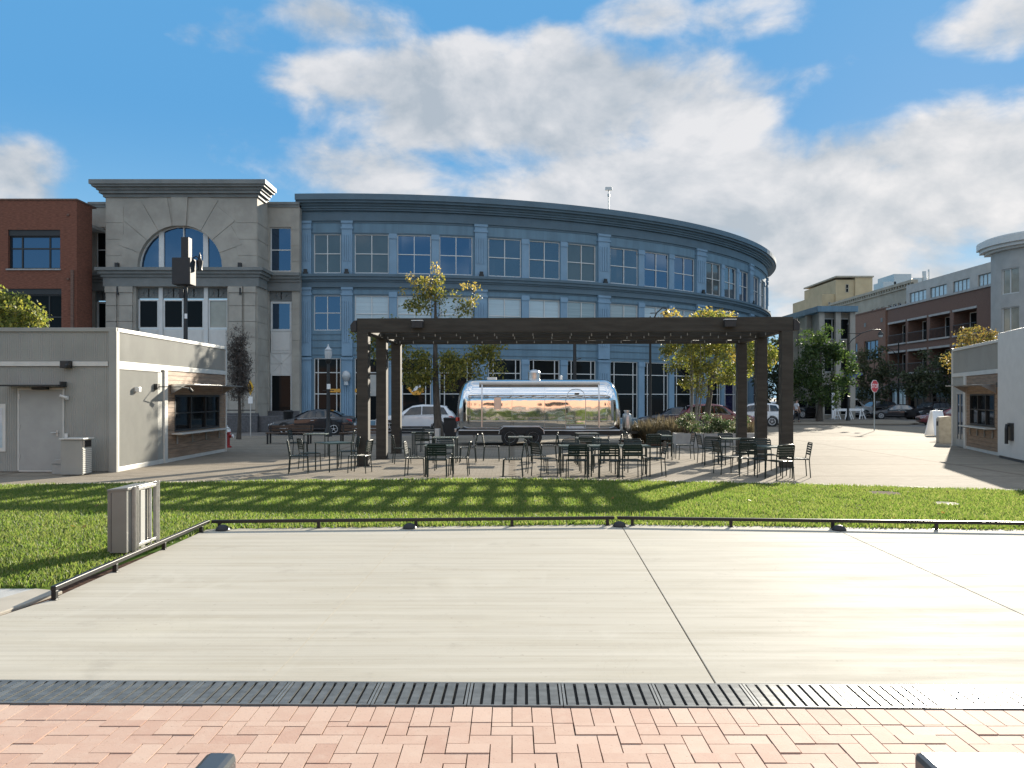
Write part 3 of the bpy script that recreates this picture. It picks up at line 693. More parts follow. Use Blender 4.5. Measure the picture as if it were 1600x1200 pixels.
b = MB(frontf); ribbed(b, lambda u, d, v: (u, d, v), .13, 5.4, 2.80, KH - .10, .004, .055, .008); ribbed(b, lambda u, d, v: (u, d, v), .13, 5.4, .02, 2.66, .004, .055, .008); b.build('end_siding', M['siding'], t, fix=False)
b = MB(frontf); b.box(-.05, 5.4, -.05, .05, KH - .10, KH); b.build('roof_edge', M['siding'], t, bevel=.006)
b = MB(frontf); b.box(.16, 1.05, .0, .05, 2.67, 2.79); b.box(1.36, 5.4, .0, .05, 2.67, 2.79); b.build('trim_band', M['kiosk_trim'], t, bevel=.006)
b = MB(frontf); b.box(-.06, .14, -.02, .055, 0, KH - .10); b.build('corner_trim', M['siding'], t, bevel=.006)
b = MB(frontf); b.box(1.30, 2.40, .0, .04, .05, 2.08); d_ = b.build('door', M['door_grey'], t, bevel=.004)
b = MB(frontf)
for v in (.35, 1.1, 1.85): b.box(2.37, 2.41, .04, .055, v, v + .12)
b.build('hinge', M['steel'], d_)
b = MB(frontf); b.box(1.40, 1.45, .04, .06, .92, 1.06); b.tube([(1.425, .06, 1.0), (1.425, .11, 1.0), (1.56, .11, 1.0)], .012, 6); b.build('handle', M['steel'], d_)
b = MB(frontf); b.box(1.27, 1.299, .0, .045, .05, 2.11); b.box(2.401, 2.43, .0, .045, .05, 2.11); b.box(1.30, 2.40, .0, .045, 2.081, 2.11); b.box(1.3, 2.4, 0, .05, .02, .049); b.build('door_frame', M['kiosk_trim'], t)
b = MB(frontf); b.box(1.22, 2.66, .03, .42, 2.16, 2.20); b.box(1.20, 1.24, .03, .30, 2.14, 2.28); b.build('door_canopy', M['black'], t, bevel=.004)
b = MB(frontf); b.box(1.62, 2.0, .06, .2, 2.08, 2.14); b.build('door_light', M['black_plastic'], t, bevel=.01)
b = MB(frontf); b.box(1.06, 1.30, .03, .18, 2.62, 2.80); b.tube([(1.12, .18, 2.7), (1.05, .24, 2.66)], .05, 8); b.build('flood_light', M['black'], t, bevel=.01)
b = MB(frontf); b.box(1.17, 1.25, .03, .055, .85, .98); b.box(1.15, 1.2, .03, .12, 1.83, 1.92); b.tube([(1.16, .12, 1.88), (1.28, .22, 1.93)], .035, 8); b.build('switch_box', M['white_trim'], t)
b = MB(frontf); b.box(2.74, 3.5, .0, .035, .52, 1.72); wf = b.build('window', M['kiosk_trim'], t, bevel=.005)
b = MB(frontf); b.box(2.82, 3.5, .02, .04, .62, 1.62); b.build('pane', M['glass_blind'], wf)

# right kiosk: a wall turned towards the plaza
A, Bk = Vector((17.2, 32.2)), Vector((15.5, 25.8)); dA = (Bk - A).normalized()
t = thing('kiosk', 'grey kiosk with cedar serving window and glass door, right of the plaza', 'kiosk', (A.x, A.y, 0), math.atan2(dA.y, dA.x))
fr_ = lambda u, d, v: (u, -d, v); KH2 = 3.76
b = MB(); b.box(.06, 13, .06, 7, 0, KH2 - .05); b.build('wall', M['siding'], t)
b = MB(); b.box(.03, 13, .03, 7.02, KH2 - .049, KH2 - .01); b.build('roof', M['off_white'], t)
kiosk_front(t, fr_, 6.62, 0, 0, 2.0, 6.5, (2.45, 5.35, .90, 2.0), KH2, None)
b = MB(fr_); b.box(.10, 1.78, -.02, .02, 0, 2.66); b.build('door_wall', M['siding'], t)
b = MB(fr_); b.box(.72, .82, .0, .06, .04, 2.1); b.box(1.62, 1.72, .0, .06, .04, 2.1); b.box(.82, 1.62, 0, .06, 2.0, 2.1); b.box(.82, 1.62, 0, .06, .04, .3); b.box(1.18, 1.26, 0, .06, .3, 2.0); dd = b.build('door', M['door_grey'], t)
b = MB(fr_); b.box(.83, 1.61, .02, .035, .31, 1.99); b.build('pane', M['glass_sky'], dd)
b = MB(fr_); b.box(5.95, 6.25, .02, .16, 2.20, 2.36); b.build('wall_light', M['black'], t, bevel=.01)
b = MB(fr_); b.box(6.66, 13, .02, .30, .08, KH2 + .12); b.build('white_wall', M['white_panel'], t, bevel=.01)
b = MB(fr_); b.box(6.66, 13, .02, .26, 0, .079); b.build('plinth', M['granite'], t)
b = MB(fr_); b.tube([(7.95, .30, 1.05), (7.95, .42, 1.05), (8.0, .44, .95), (8.0, .44, .5)], .05, 8); b.box(7.8, 8.2, .301, .36, .6, 1.12); b.build('hose_reel', M['black'], t)

# ------------------------------------------------------------------ things beside the kiosks
x, y = -10.62, 20.12
t = thing('trash_bin', 'square grey trash bin with a perforated sunlit front by the left kiosk door', 'trash bin', (x, y, 0))
b = MB(); b.box(-.26, .26, -.22, .22, .02, .86); b.build('body', M['siding'], t, bevel=.008)
b = MB(); b.prism([(-.30, .87), (-.28, .90), (.31, .90), (.31, .87)], -.26, .26); b.build('lid', M['kiosk_trim'], t, bevel=.006)
b = MB(); b.box(.261, .267, -.20, .20, .68, .84); b.build('opening', M['pit'], t)
b = MB()
for k in range(13): b.box(.261, .275, -.20, .20, .05 + k * .047, .078 + k * .047)
b.build('perforated_panel', M['kiosk_trim'], t)
x, y = -11.15, 20.45
t = thing('utility_box', 'small grey utility box on the ground between door and trash bin', 'utility box', (x, y, 0))
b = MB(); b.box(-.17, .17, -.15, .15, 0, .25); b.build('body', M['door_grey'], t, bevel=.008)
b = MB(); b.prism([(-.19, .25), (-.09, .36), (.09, .36), (.19, .25)], -.17, .17); b.build('cap', M['door_grey'], t, bevel=.006)
x, y = G(1475, 694, 1.95)
t = thing('trash_bin', 'tan concrete trash bin with rounded top at the back corner of the right kiosk', 'trash bin', (x, y, -.01), R(-14))
b = MB(); b.prism([(-.25, 0), (-.25, 1.0), (-.2, 1.08), (.2, 1.12), (.25, 1.08), (.25, 0)], -.22, .22); b.build('body', M['concrete_tan'], t, bevel=.02)
b = MB(); b.box(-.255, -.251, -.14, .14, .72, .9); b.build('opening', M['pit'], t)
x, y = G(1463, 678, 2.05)
t = thing('sandwich_board', 'blank white plastic sandwich board standing in the sun behind the concrete bin', 'sandwich board', (x, y, -.22), R(20))
for s_ in (-1, 1):
    b = MB(); b.add([(-.48, s_ * .32, 0), (.48, s_ * .32, 0), (.36, s_ * .05, 1.36), (-.36, s_ * .05, 1.36), (-.48, s_ * .37, 0), (.48, s_ * .37, 0), (.36, s_ * .09, 1.36), (-.36, s_ * .09, 1.36)],
              [(0, 1, 2, 3), (7, 6, 5, 4), (0, 4, 5, 1), (1, 5, 6, 2), (2, 6, 7, 3), (3, 7, 4, 0)]); b.build('panel', M['sign_white'], t, bevel=.015)
b = MB(); b.tube([(-.1, 0, 1.36), (-.08, 0, 1.42), (.08, 0, 1.42), (.1, 0, 1.36)], .02, 6); b.build('handle', M['sign_white'], t)
# ------------------------------------------------------------------ pergola
PO = (-4.08, 22.7); PW, PD, PM = 11.47, 5.05, 2.58; PT, PB = 4.05, 3.66
t = thing('pergola', 'large dark brown timber pergola with a slatted roof over the tables', 'pergola', (PO[0], PO[1], 0), R(-2.26))
pergola = t
for u in (0, PW):
    for v in (0, PM, PD):
        b = MB(); b.box(u - .155, u + .155, v - .155, v + .155, .02, PB); b.box(u - .18, u + .18, v - .18, v + .18, 0, .02); b.build('post', M['pergola'], t, bevel=.012)
for v in (0, PM, PD):
    b = MB(); b.box(-.17, PW + .17, v - .09, v + .09, PB + .001, PT); b.build('beam', M['pergola'], t, bevel=.01)
for u in (0, PW):
    for v0, v1 in ((.0905, PM - .0905), (PM + .0905, PD - .0905)):
        b = MB(); b.box(u - .09, u + .09, v0, v1, PB + .002, PT - .003); b.build('side_beam', M['pergola'], t, bevel=.01)
for k in range(1, 21):
    u = PW * k / 21
    for v0, v1 in ((.091, PM - .091), (PM + .091, PD - .091)):
        b = MB(); b.box(u - .03, u + .03, v0, v1, PB + .19, PT - .05); b.build('rafter', M['pergola'], t)
def on_pergola(u, v, z):
    c_, s_ = math.cos(R(-2.26)), math.sin(R(-2.26)); return (PO[0] + c_ * u - s_ * v, PO[1] + s_ * u + c_ * v, z)
for u, lab in ((1.52, 'boxy black flood light on the front beam of the pergola, near its left end'), (9.93, 'boxy black flood light on the front beam of the pergola, near its right end')):
    f = thing('flood_light', lab, 'flood light', on_pergola(u, -.09, PT - .07), R(-2.26), 'flood lights on the pergola beam')
    b = MB(); b.box(-.15, .15, -.20, -.03, -.21, -.02); b.build('housing', M['black_plastic'], f, bevel=.01)
    b = MB(); b.box(-.155, .155, -.215, -.03, -.019, -.002); b.build('top_plate', M['sign_white'], f)  # sunlit top edge painted in as a white plate
    b = MB(); b.box(-.06, .06, -.031, .0, -.15, -.06); b.build('bracket', M['black'], f)
f = thing('loudspeaker', 'small black loudspeaker on the outer left side of the pergola post', 'loudspeaker', on_pergola(-.16, 0, 3.84), R(-2.26))
b = MB(); b.prism([(-.17, -.16), (-.19, .02), (-.1, .14), (-.012, .16), (-.012, -.16)], -.12, .12); b.build('housing', M['black_plastic'], f, bevel=.015)
b = MB(); b.box(-.012, -.001, -.05, .05, -.05, .05); b.build('bracket', M['black'], f)
f = thing('loudspeaker', 'small black loudspeaker on the outer right side of the pergola post', 'loudspeaker', on_pergola(PW + .16, 0, 3.84), R(-2.26))
b = MB(); b.prism([(.012, -.16), (.012, .16), (.1, .14), (.19, .02), (.17, -.16)], -.12, .12); b.build('housing', M['black_plastic'], f, bevel=.015)
b = MB(); b.box(.001, .012, -.05, .05, -.05, .05); b.build('bracket', M['black'], f)
for (va, vb, lab) in ((.6, 1.1, 'string of small bulbs under the front bay of the pergola'), (1.75, 2.2, 'string of small bulbs just before the middle beam of the pergola'), (3.6, 4.3, 'string of small bulbs under the rear bay of the pergola')):
    t = thing('string_light', lab, 'string light', on_pergola(0, 0, 0), R(-2.26), 'bulb strings under the pergola')
    pts = []; n = 20
    for k in range(n + 1):
        u = .25 + (PW - .5) * k / n; v = va if k % 2 else vb; pts.append((u, v, 3.72 - (.05 if k % 2 else 0)))
    b = MB(); b.tube(pts, .007, 5); b.build('cable', M['black'], t)
    for u, v, z in pts:
        b = MB(); b.lathe([(.012, 0), (.013, -.03), (.015, -.045), (.018, -.058), (.012, -.075), (.004, -.08)], 10, (u, v, z)); b.build('bulb', M['bulb'], t, smooth=60)

# ------------------------------------------------------------------ silver trailer
TX0, TX1, TY, TZ0, TZ1 = -2.18, 4.27, 31.9, .60, 2.60
cx, hx = (TX0 + TX1) / 2, (TX1 - TX0) / 2; hw = 1.22; cyT = TY + hw
t = thing('travel_trailer', 'polished silver riveted travel trailer with rounded ends parked behind the pergola', 'trailer', (cx, cyT, 0))
def t_prof(n=26):                                      # half section (y, z) from the floor up and over
    pts = [(0, 0), (.55, 0), (.86, .0), (.955, .03), (.99, .12)]
    for k in range(7): pts.append((.99 + .01 * math.sin(PI * k / 12), .2 + .3 * k / 6))
    for k in range(1, n + 1):
        a = PI / 2 * k / n; pts.append((max(0.0, math.cos(a)) ** (2 / 2.75), .5 + .5 * math.sin(a) ** (2 / 2.75)))
    return pts
half = t_prof(); ring = half + [(-y, z) for y, z in half[-2:0:-1]]
def t_surf(s_, k):                                     # s_ -1..1 along the length
    a = abs(s_); y, z = ring[k]
    up = max(0.0, (z - .30) / .70)
    e = min(1.0, max(0.0, (a - .80) / .20)); q = 1 - math.sqrt(max(0.0, 1 - e ** 2.3))
    fy = 1 - .55 * q; fz = 1 - .50 * q
    xx = s_ * hx * (1 - .018 * up ** 2 * a ** 4)
    zz = z if z < .12 else .12 + (z - .12) * fz
    return (xx, y * hw * fy, TZ0 + (TZ1 - TZ0) * zz)
NSn = 72; b = MB(); ss = [-1 + 2 * i / NSn for i in range(NSn + 1)]; ss = [math.copysign(1 - (1 - abs(s_)) ** 1.5, s_) for s_ in ss]; nr = len(ring)
vs = [t_surf(s_, k) for s_ in ss for k in range(nr)]
fs = [(i * nr + k, i * nr + (k + 1) % nr, (i + 1) * nr + (k + 1) % nr, (i + 1) * nr + k) for i in range(NSn) for k in range(nr)]
fs += [tuple(range(nr)), tuple(range(NSn * nr + nr - 1, NSn * nr - 1, -1))]
b.add(vs, fs); body = b.build('body', M['alu'], t, smooth=50)
front = lambda x_, z_, off=.006: (x_, -(hw * float(np.interp((z_ - TZ0) / (TZ1 - TZ0), [q_[1] for q_ in half[4:]], [q_[0] for q_ in half[4:]])) + off), z_)
def strip(pts, wd, mt, name, parent, off=.008):
    b = MB(); b.tube([front(x_, z_, off) for x_, z_ in pts], wd, 6); return b.build(name, mt, parent, smooth=True)
tx = lambda px: X(px, TY) - cx
tz = lambda py: Z(py, TY)
for px in (752, 800, 851, 890, 937): strip([(tx(px), z_) for z_ in (.68, 1.0, 1.3, 1.6, 1.8, 2.0, 2.2, 2.38)], .006, M['alu_dull'], 'panel_seam', t, .0)
strip([(tx(735), .98), (tx(955), .98)], .008, M['alu_dull'], 'belt_line', t, .0)
dpts = [(tx(884), .68)] + [(tx(884), z_) for z_ in (1.0, 1.5, 1.8)] + [(tx(888), 2.08), (tx(893), 2.18), (tx(900), 2.20), (tx(907), 2.18), (tx(912), 2.08), (tx(915), 1.8), (tx(915), 1.3), (tx(915), .68), (tx(884), .68)]
b = MB(); b.grid(lambda a, c_: front(tx(885) + (tx(914.5) - tx(885)) * a, .85 + (2.05 - .85) * c_, .004), 6, 24); door = b.build('door', M['alu'], t, smooth=True)
strip(dpts, .013, M['alu_dull'], 'door_frame', door, .012)
strip([(tx(886), 1.28), (tx(886), 1.45)], .022, M['black'], 'handle', door, .02)
b = MB(); b.box(tx(898), tx(905), -hw - .06, -hw + .3, 2.02, 2.05); b.build('drip_light', M['black'], door)
b = MB(); b.box(tx(772), tx(783), -hw - .02, -hw + .05, tz(639), tz(621)); b.build('notice_board', M['alu_dull'], t, bevel=.004)
b = MB(); zz = 2.42; b.tube([(tx(750), -1.02, zz), (tx(936), -1.02, zz)], .075, 12); b.tube([(tx(750) - .04, -1.02, zz), (tx(750), -1.02, zz)], .09, 12); b.tube([(tx(936), -1.02, zz), (tx(936) + .04, -1.02, zz)], .09, 12); aw = b.build('awning_roll', M['white_panel'], t, smooth=True)
for px in (753, 936):
    b = MB(); b.bar((tx(px), -hw - .05, .72), (tx(px), -hw - .05, 1.7), .05, .04); b.bar((tx(px), -hw - .05, 1.7), (tx(px), -1.06, 2.38), .05, .04); b.build('arm', M['alu_dull'], aw)
# chassis, wheels, jacks
b = MB(); b.box(-hx + .1, hx - .02, -hw + .06, hw - .06, .42, TZ0 - .002); b.build('chassis', M['black'], t, bevel=.02)
b = MB(); b.tube([(-hx + .12, -hw + .02, .60), (hx - .1, -hw + .02, .60)], .03, 8); b.build('rub_rail', M['alu_dull'], t, smooth=True)
wc = (tx(797), tx(833)); b = MB()
po = [(wc[0] - .43, .46), (wc[0] - .40, .62), (wc[0] - .25, .74), (wc[1] + .25, .74), (wc[1] + .40, .62), (wc[1] + .43, .46)]
b.prism(po, -hw - .012, -hw + .3); b.build('wheel_arch', M['black_plastic'], t, bevel=.01)
b = MB(); b.tube([(x_, -hw - .015, z_) for x_, z_ in po], .022, 8); b.build('arch_trim', M['alu_dull'], t, smooth=True)
for sgn in (-1, 1):
    for x_ in wc:
        yy = sgn * (hw - .03)
        def disc(prof, name, mt, parent):
            b = MB(lambda X_, Y_, Z_: (x_ + X_, yy + sgn * Z_, .34 + Y_)); b.lathe(prof, 28); return b.build(name, mt, parent, smooth=35)
        ty = disc([(.21, -.1), (.31, -.1), (.34, -.06), (.34, .06), (.315, .1), (.21, .1)], 'wheel', M['rubber'], t)
        disc([(.215, .05), (.205, .105), (.17, .06), (.09, .075), (.05, .1), (.004, .1)], 'rim', M['rim'], ty)
b = MB(); b.lathe([(.25, 2.50), (.25, 2.62), (.235, 2.63), (.235, 2.86), (.25, 2.87), (.20, 2.95), (.06, 3.0), (.004, 3.0)], 24, (tx(836), .1, 0)); b.build('roof_vent', M['alu_dull'], t, smooth=30)
b = MB(); b.lathe([(.05, 2.5), (.05, 2.72), (.07, 2.73), (.004, 2.78)], 12, (tx(880), .3, 0)); b.box(tx(760), tx(775), -.2, .2, 2.54, 2.68); b.build('roof_vent', M['white_panel'], t, smooth=30)
b = MB(); b.bar((hx - .1, -.55, .48), (hx + 1.05, 0, .48), .08, .1); b.bar((hx - .1, .55, .48), (hx + 1.05, 0, .48), .08, .1); b.box(hx + 1.0, hx + 1.2, -.06, .06, .44, .56); b.tube([(hx + .9, 0, 0), (hx + .9, 0, .95)], .03, 8); b.build('tow_hitch', M['black'], t)
for yy in (-.22, .22):
    b = MB(); b.lathe([(.13, .56), (.15, .6), (.155, .7), (.155, 1.12), (.14, 1.2), (.07, 1.24), (.07, 1.30), (.10, 1.31), (.10, 1.36), (.004, 1.36)], 20, (hx + .34, yy, 0)); b.build('gas_tank', M['alu_dull'], t, smooth=35)
b = MB()
for x_ in (-hx + .7, hx - .5): b.tube([(x_, -.9, 0), (x_, -.9, .45)], .035, 8); b.box(x_ - .12, x_ + .12, -1.0, -.8, .0, .02)
b.build('jack', M['steel'], t)
b = MB(); b.box(tx(886), tx(914), -hw - .42, -hw - .02, .28, .32); b.box(tx(886), tx(914), -hw - .30, -hw - .02, .12, .15); b.build('step', M['alu_dull'], t)
b = MB(); b.box(-hx - .07, -hx + .02, -.9, .9, .52, .66); b.build('bumper', M['alu_dull'], t, bevel=.02)
b = MB()
for yy in (-.85, .85): b.box(-hx - .01, -hx + .08, yy - .09, yy + .09, .95, 1.1)
b.build('tail_light', M['red_lamp'], t)

# black bin beside the trailer, white planter box before the tree
x, y = X(704, 36.5), 36.5
t = thing('trash_bin', 'black wheeled bin in the shade beside the left end of the silver trailer', 'trash bin', (x, y, -.01))
b = MB(); b.add([(-.22, -.22, .03), (.22, -.22, .03), (.22, .22, .03), (-.22, .22, .03), (-.29, -.3, .92), (.29, -.3, .92), (.29, .3, .92), (-.29, .3, .92)], [(3, 2, 1, 0), (4, 5, 6, 7), (0, 1, 5, 4), (1, 2, 6, 5), (2, 3, 7, 6), (3, 0, 4, 7)]); b.build('body', M['black_plastic'], t, bevel=.02)
b = MB(); b.prism([(-.31, .92), (-.29, .99), (.29, .99), (.31, .92)], -.33, .34); b.build('lid', M['black_plastic'], t, bevel=.02)
x, y = X(676, 33.5), 33.5
t = thing('planter', 'square white planter box by the trunk of the sparse tree', 'planter', (x, y, 0))
b = MB()
for a in ((-.29, .29, -.29, -.26), (-.29, .29, .26, .29), (-.29, -.26, -.26, .26), (.26, .29, -.26, .26)): b.box(*a, .02, .60)
b.box(-.26, .26, -.26, .26, .02, .5); b.build('box', M['white_panel'], t, bevel=.005)

# ------------------------------------------------------------------ tables and chairs
def make_chair():
    t = thing('chair', '', 'chair')
    b = MB()
    for k in range(7):
        y = -.19 + k * .062; b.box(-.21, .21, y, y + .042, .437 - .004 * abs(k - 3), .447 - .004 * abs(k - 3))
    b.build('seat', M['furniture'], t, bevel=.003)
    b = MB()
    for k in range(5):
        z = .535 + k * .055; yb = -.215 - (z - .45) * .16
        b.add([(-.205, yb + .004, z), (.205, yb + .004, z), (.205, yb - .004, z + .042), (-.205, yb - .004, z + .042), (-.205, yb + .014, z), (.205, yb + .014, z), (.205, yb + .006, z + .042), (-.205, yb + .006, z + .042)],
              [(0, 1, 2, 3), (7, 6, 5, 4), (0, 4, 5, 1), (1, 5, 6, 2), (2, 6, 7, 3), (3, 7, 4, 0)])
    b.build('backrest', M['furniture'], t)
    b = MB()
    pts = [(-.215, -.215, .44), (-.215, -.245, .62), (-.212, -.275, .78), (-.18, -.282, .815), (.18, -.282, .815), (.212, -.275, .78), (.215, -.245, .62), (.215, -.215, .44)]
    b.tube(pts, .0125, 8); b.build('back_frame', M['furniture'], t, smooth=60)
    b = MB(); b.tube([(-.215, -.215, .43), (-.215, .215, .43), (.215, .215, .43), (.215, -.215, .43), (-.215, -.215, .43)], .0125, 8); b.build('seat_frame', M['furniture'], t, smooth=60)
    for sx in (-1, 1):
        for sy in (-1, 1):
            b = MB(); b.tube([(sx * .215, sy * .21, .43), (sx * .222, sy * .228 - (.012 if sy < 0 else 0), 0)], .0125, 8); b.build('leg', M['furniture'], t, smooth=60)
    return t
def make_table():
    t = thing('table', '', 'table'); b = MB()
    for k in range(9):
        x = -.345 + k * .077; b.box(x, x + .069, -.325, .325, .722, .734)
    b.box(-.35, .35, -.35, -.326, .706, .736); b.box(-.35, .35, .326, .35, .706, .736); b.box(-.352, -.346, -.326, .326, .706, .736); b.box(.346, .352, -.326, .326, .706, .736)
    b.build('tabletop', M['table'], t, bevel=.003)
    for sx in (-1, 1):
        for sy in (-1, 1):
            b = MB(); b.tube([(sx * .325, sy * .325, .705), (sx * .325, sy * .325, 0)], .016, 8); b.build('leg', M['furniture'], t, smooth=60)
    return t
TABLES = [  # px, Y, turn, label
    (521, 21.2, 45, 'dark green cafe table turned corner-on before the left front pergola post'),
    (494, 26.2, 4, 'dark green cafe table in the shade behind the corner-on table at the left'),
    (687, 19.9, 3, 'dark green cafe table with chairs all round, just right of the left pergola posts'),
    (696, 23.9, 0, 'dark green cafe table in front of the left end of the silver trailer'),
    (661, 27.2, 2, 'dark green cafe table in the shade by the white planter box'),
    (813, 24.2, 0, 'slatted cafe table standing alone in front of the trailer wheels'),
    (896, 19.9, 0, 'cafe table at the left end of the row of three pushed together'),
    (943, 19.9, 0, 'cafe table in the middle of the row of three pushed together'),
    (991, 19.9, 0, 'cafe table at the right end of the row of three pushed together'),
    (917, 26.6, 3, 'dark cafe table closest to the trailer door'),
    (919, 23.5, 0, 'slatted cafe table between the row of three and the trailer door'),
    (1030, 25.0, 0, 'cafe table in front of the brown ornamental grass, right of the trailer hitch'),
    (1146, 23.2, 2, 'cafe table before the right end of the concrete planters, by the rear pergola post'),
    (1208, 19.5, 5, 'sunlit cafe table beside the front right pergola post')]
proto = make_table()
for i, (px, Y, rz, lab) in enumerate(TABLES):
    o = proto if i == 0 else copy_tree(proto)
    o.location = (X(px, Y), Y, 0); o.rotation_euler.z = R(rz); tag(o, lab, 'table', 'cafe tables under the pergola')
# px, Y, facing in degrees (0 faces away from the camera, 90 faces left), label
CH = [
    (467, 20.6, -78, 'chair at the far left of the corner-on table, facing right'),
    (484, 21.6, -60, 'chair drawn up at the back left of the corner-on table'),
    (544, 22.3, 110, 'chair behind the right corner of the corner-on table'),
    (562, 20.7, 80, 'chair right of the corner-on table, overlapping the front left pergola post'),
    (466, 26.6, -90, 'shaded chair left of the rear left table'),
    (540, 26.4, 95, 'shaded chair right of the rear left table, left of the pergola posts'),
    (650, 19.9, -92, 'chair with sunlit slats left of the table beside the left posts'),
    (683, 19.35, 3, 'chair seen from behind in front of the table beside the left posts'),
    (717, 19.95, 88, 'chair with sunlit slats right of the table beside the left posts'),
    (694, 21.4, 180, 'chair on the far side of the table beside the left posts'),
    (628, 23.6, -75, 'dark chair right beside the rear left pergola post'),
    (661, 25.6, 0, 'shaded chair seen from behind by the white planter box'),
    (668, 28.6, 180, 'shaded chair on the far side of the table by the white planter box'),
    (731, 24.0, 90, 'chair right of the table at the trailer left end'),
    (768, 24.5, -90, 'lone chair facing right between the trailer left end and its wheels'),
    (801, 19.5, 88, 'lone chair facing left at the lawn edge before the trailer wheels'),
    (838, 20.7, -85, 'chair with a sunlit striped back left of the row of three tables'),
    (851, 19.75, -62, 'chair half hidden behind the sunlit striped one left of three tables'),
    (857, 25.0, 85, 'chair with a sunlit edge right of the lone slatted table'),
    (901, 19.15, 2, 'chair seen from behind at the left of the row of three tables'),
    (951, 19.15, -3, 'chair seen from behind at the middle of the row of three tables'),
    (985, 19.2, 2, 'chair seen from behind at the right of the row of three tables'),
    (1022, 19.75, 92, 'chair facing left at the right end of the row of three tables'),
    (893, 20.85, 180, 'chair on the far side of the left table of the row of three'),
    (940, 20.85, 178, 'chair on the far side of the middle table of the row of three'),
    (992, 20.9, 183, 'chair on the far side of the right table of the row of three'),
    (886, 23.6, -90, 'chair with sunlit back left of the slatted table before the trailer door'),
    (915, 22.7, 0, 'chair seen from behind before the slatted table by the trailer door'),
    (956, 23.7, 80, 'chair right of the slatted table before the trailer door'),
    (990, 25.4, -80, 'chair facing right under the trailer hitch'),
    (1018, 24.2, 5, 'chair seen from behind before the table at the ornamental grass'),
    (1040, 26.0, 180, 'chair on the far side of the table at the ornamental grass'),
    (1070, 25.1, 92, 'chair facing left in front of the left concrete planter'),
    (1106, 23.6, -85, 'chair facing right before the middle concrete planter'),
    (1114, 22.7, -15, 'chair with open slats, left of the table at the rear right post'),
    (1137, 24.4, 180, 'chair on the far side of the table at the rear right post'),
    (1135, 20.3, -80, 'chair with a solid-looking green back alone before the rear right post'),
    (1162, 22.0, 8, 'chair seen from behind before the table at the rear right post'),
    (1176, 19.7, -40, 'chair with sunlit slats left of the sunlit table at the front right post'),
    (1196, 21.0, 180, 'chair on the far side of the sunlit table, overlapping the middle right post'),
    (1218, 18.95, 14, 'chair seen from behind before the sunlit table at the front right post'),
    (1247, 19.6, 82, 'chair right of the front right pergola post, facing left')]
proto = make_chair()
for i, (px, Y, rz, lab) in enumerate(CH):
    o = proto if i == 0 else copy_tree(proto)
    o.location = (X(px, Y), Y, 0); o.rotation_euler.z = R(rz); tag(o, 'green slatted ' + lab, 'chair', 'slatted chairs under the pergola')

# benches at the back edge of the plaza
for px, lab in ((452, 'dark wooden bench with a plank back behind the left tables, before the black sedan'), (566, 'dark wooden bench with a plank back half hidden behind the front left pergola posts')):
    Y = 33.4; t = thing('bench', lab, 'bench', (X(px, Y), Y, 0), PI, 'wooden benches at the back of the plaza')
    b = MB()
    for k in range(4): b.box(-.9, .9, -.22 + k * .115, -.12 + k * .115, .42, .46)
    b.build('seat', M['wood_dark'], t, bevel=.006)
    b = MB(); b.box(-.9, .9, -.30, -.26, .50, .60); b.box(-.9, .9, -.31, -.27, .62, .74); b.build('backrest', M['wood_dark'], t, bevel=.006)
    for x_ in (-.82, .82):
        b = MB(); b.bar((x_, -.2, 0), (x_, -.2, .42), .06, .06); b.bar((x_, .2, 0), (x_, .2, .42), .06, .06); b.bar((x_, -.25, .40), (x_, -.28, .74), .05, .03); b.build('leg', M['black'], t)
# ------------------------------------------------------------------ buildings
def window(f, t, u0, u1, v0, v1, d, glass, fm, mu=(), mv=(), fw=.05, depth=.08, du=1e9, name='window', label=None, tilt=0.0):
    """frame with bars (mu, mv: fractions) as a part, its panes as a sub-part; d is the face of the frame"""
    b = MB(f)
    b.boxn(u0, u1, d - depth, d, v0, v0 + fw, du); b.boxn(u0, u1, d - depth, d, v1 - fw, v1, du)
    fu = fw if du > 1 else fw / 41.2
    b.box(u0, u0 + fu, d - depth, d, v0 + fw, v1 - fw); b.box(u1 - fu, u1, d - depth, d, v0 + fw, v1 - fw)
    for m_ in mv: v = v0 + (v1 - v0) * m_; b.boxn(u0 + fu, u1 - fu, d - depth, d - .003, v - fw / 2, v + fw / 2, du)
    for m_ in mu: u = u0 + (u1 - u0) * m_; b.box(u - fu / 2, u + fu / 2, d - depth, d - .006, v0 + fw, v1 - fw)
    w_ = b.build(name, fm, t, label=label)
    b = MB(f); g = fu * .4; a = tilt
    b.add([(u0 + g, d - depth * .7 + a, v0 + fw * .4), (u1 - g, d - depth * .7 - a, v0 + fw * .4), (u1 - g, d - depth * .7 - a, v1 - fw * .4), (u0 + g, d - depth * .7 + a, v1 - fw * .4),
           (u0 + g, d - depth, v0 + fw * .4), (u1 - g, d - depth, v0 + fw * .4), (u1 - g, d - depth, v1 - fw * .4), (u0 + g, d - depth, v1 - fw * .4)],
          [(0, 1, 2, 3), (7, 6, 5, 4), (0, 4, 5, 1), (1, 5, 6, 2), (2, 6, 7, 3), (3, 7, 4, 0)])
    b.build('pane', glass, w_)
    return w_

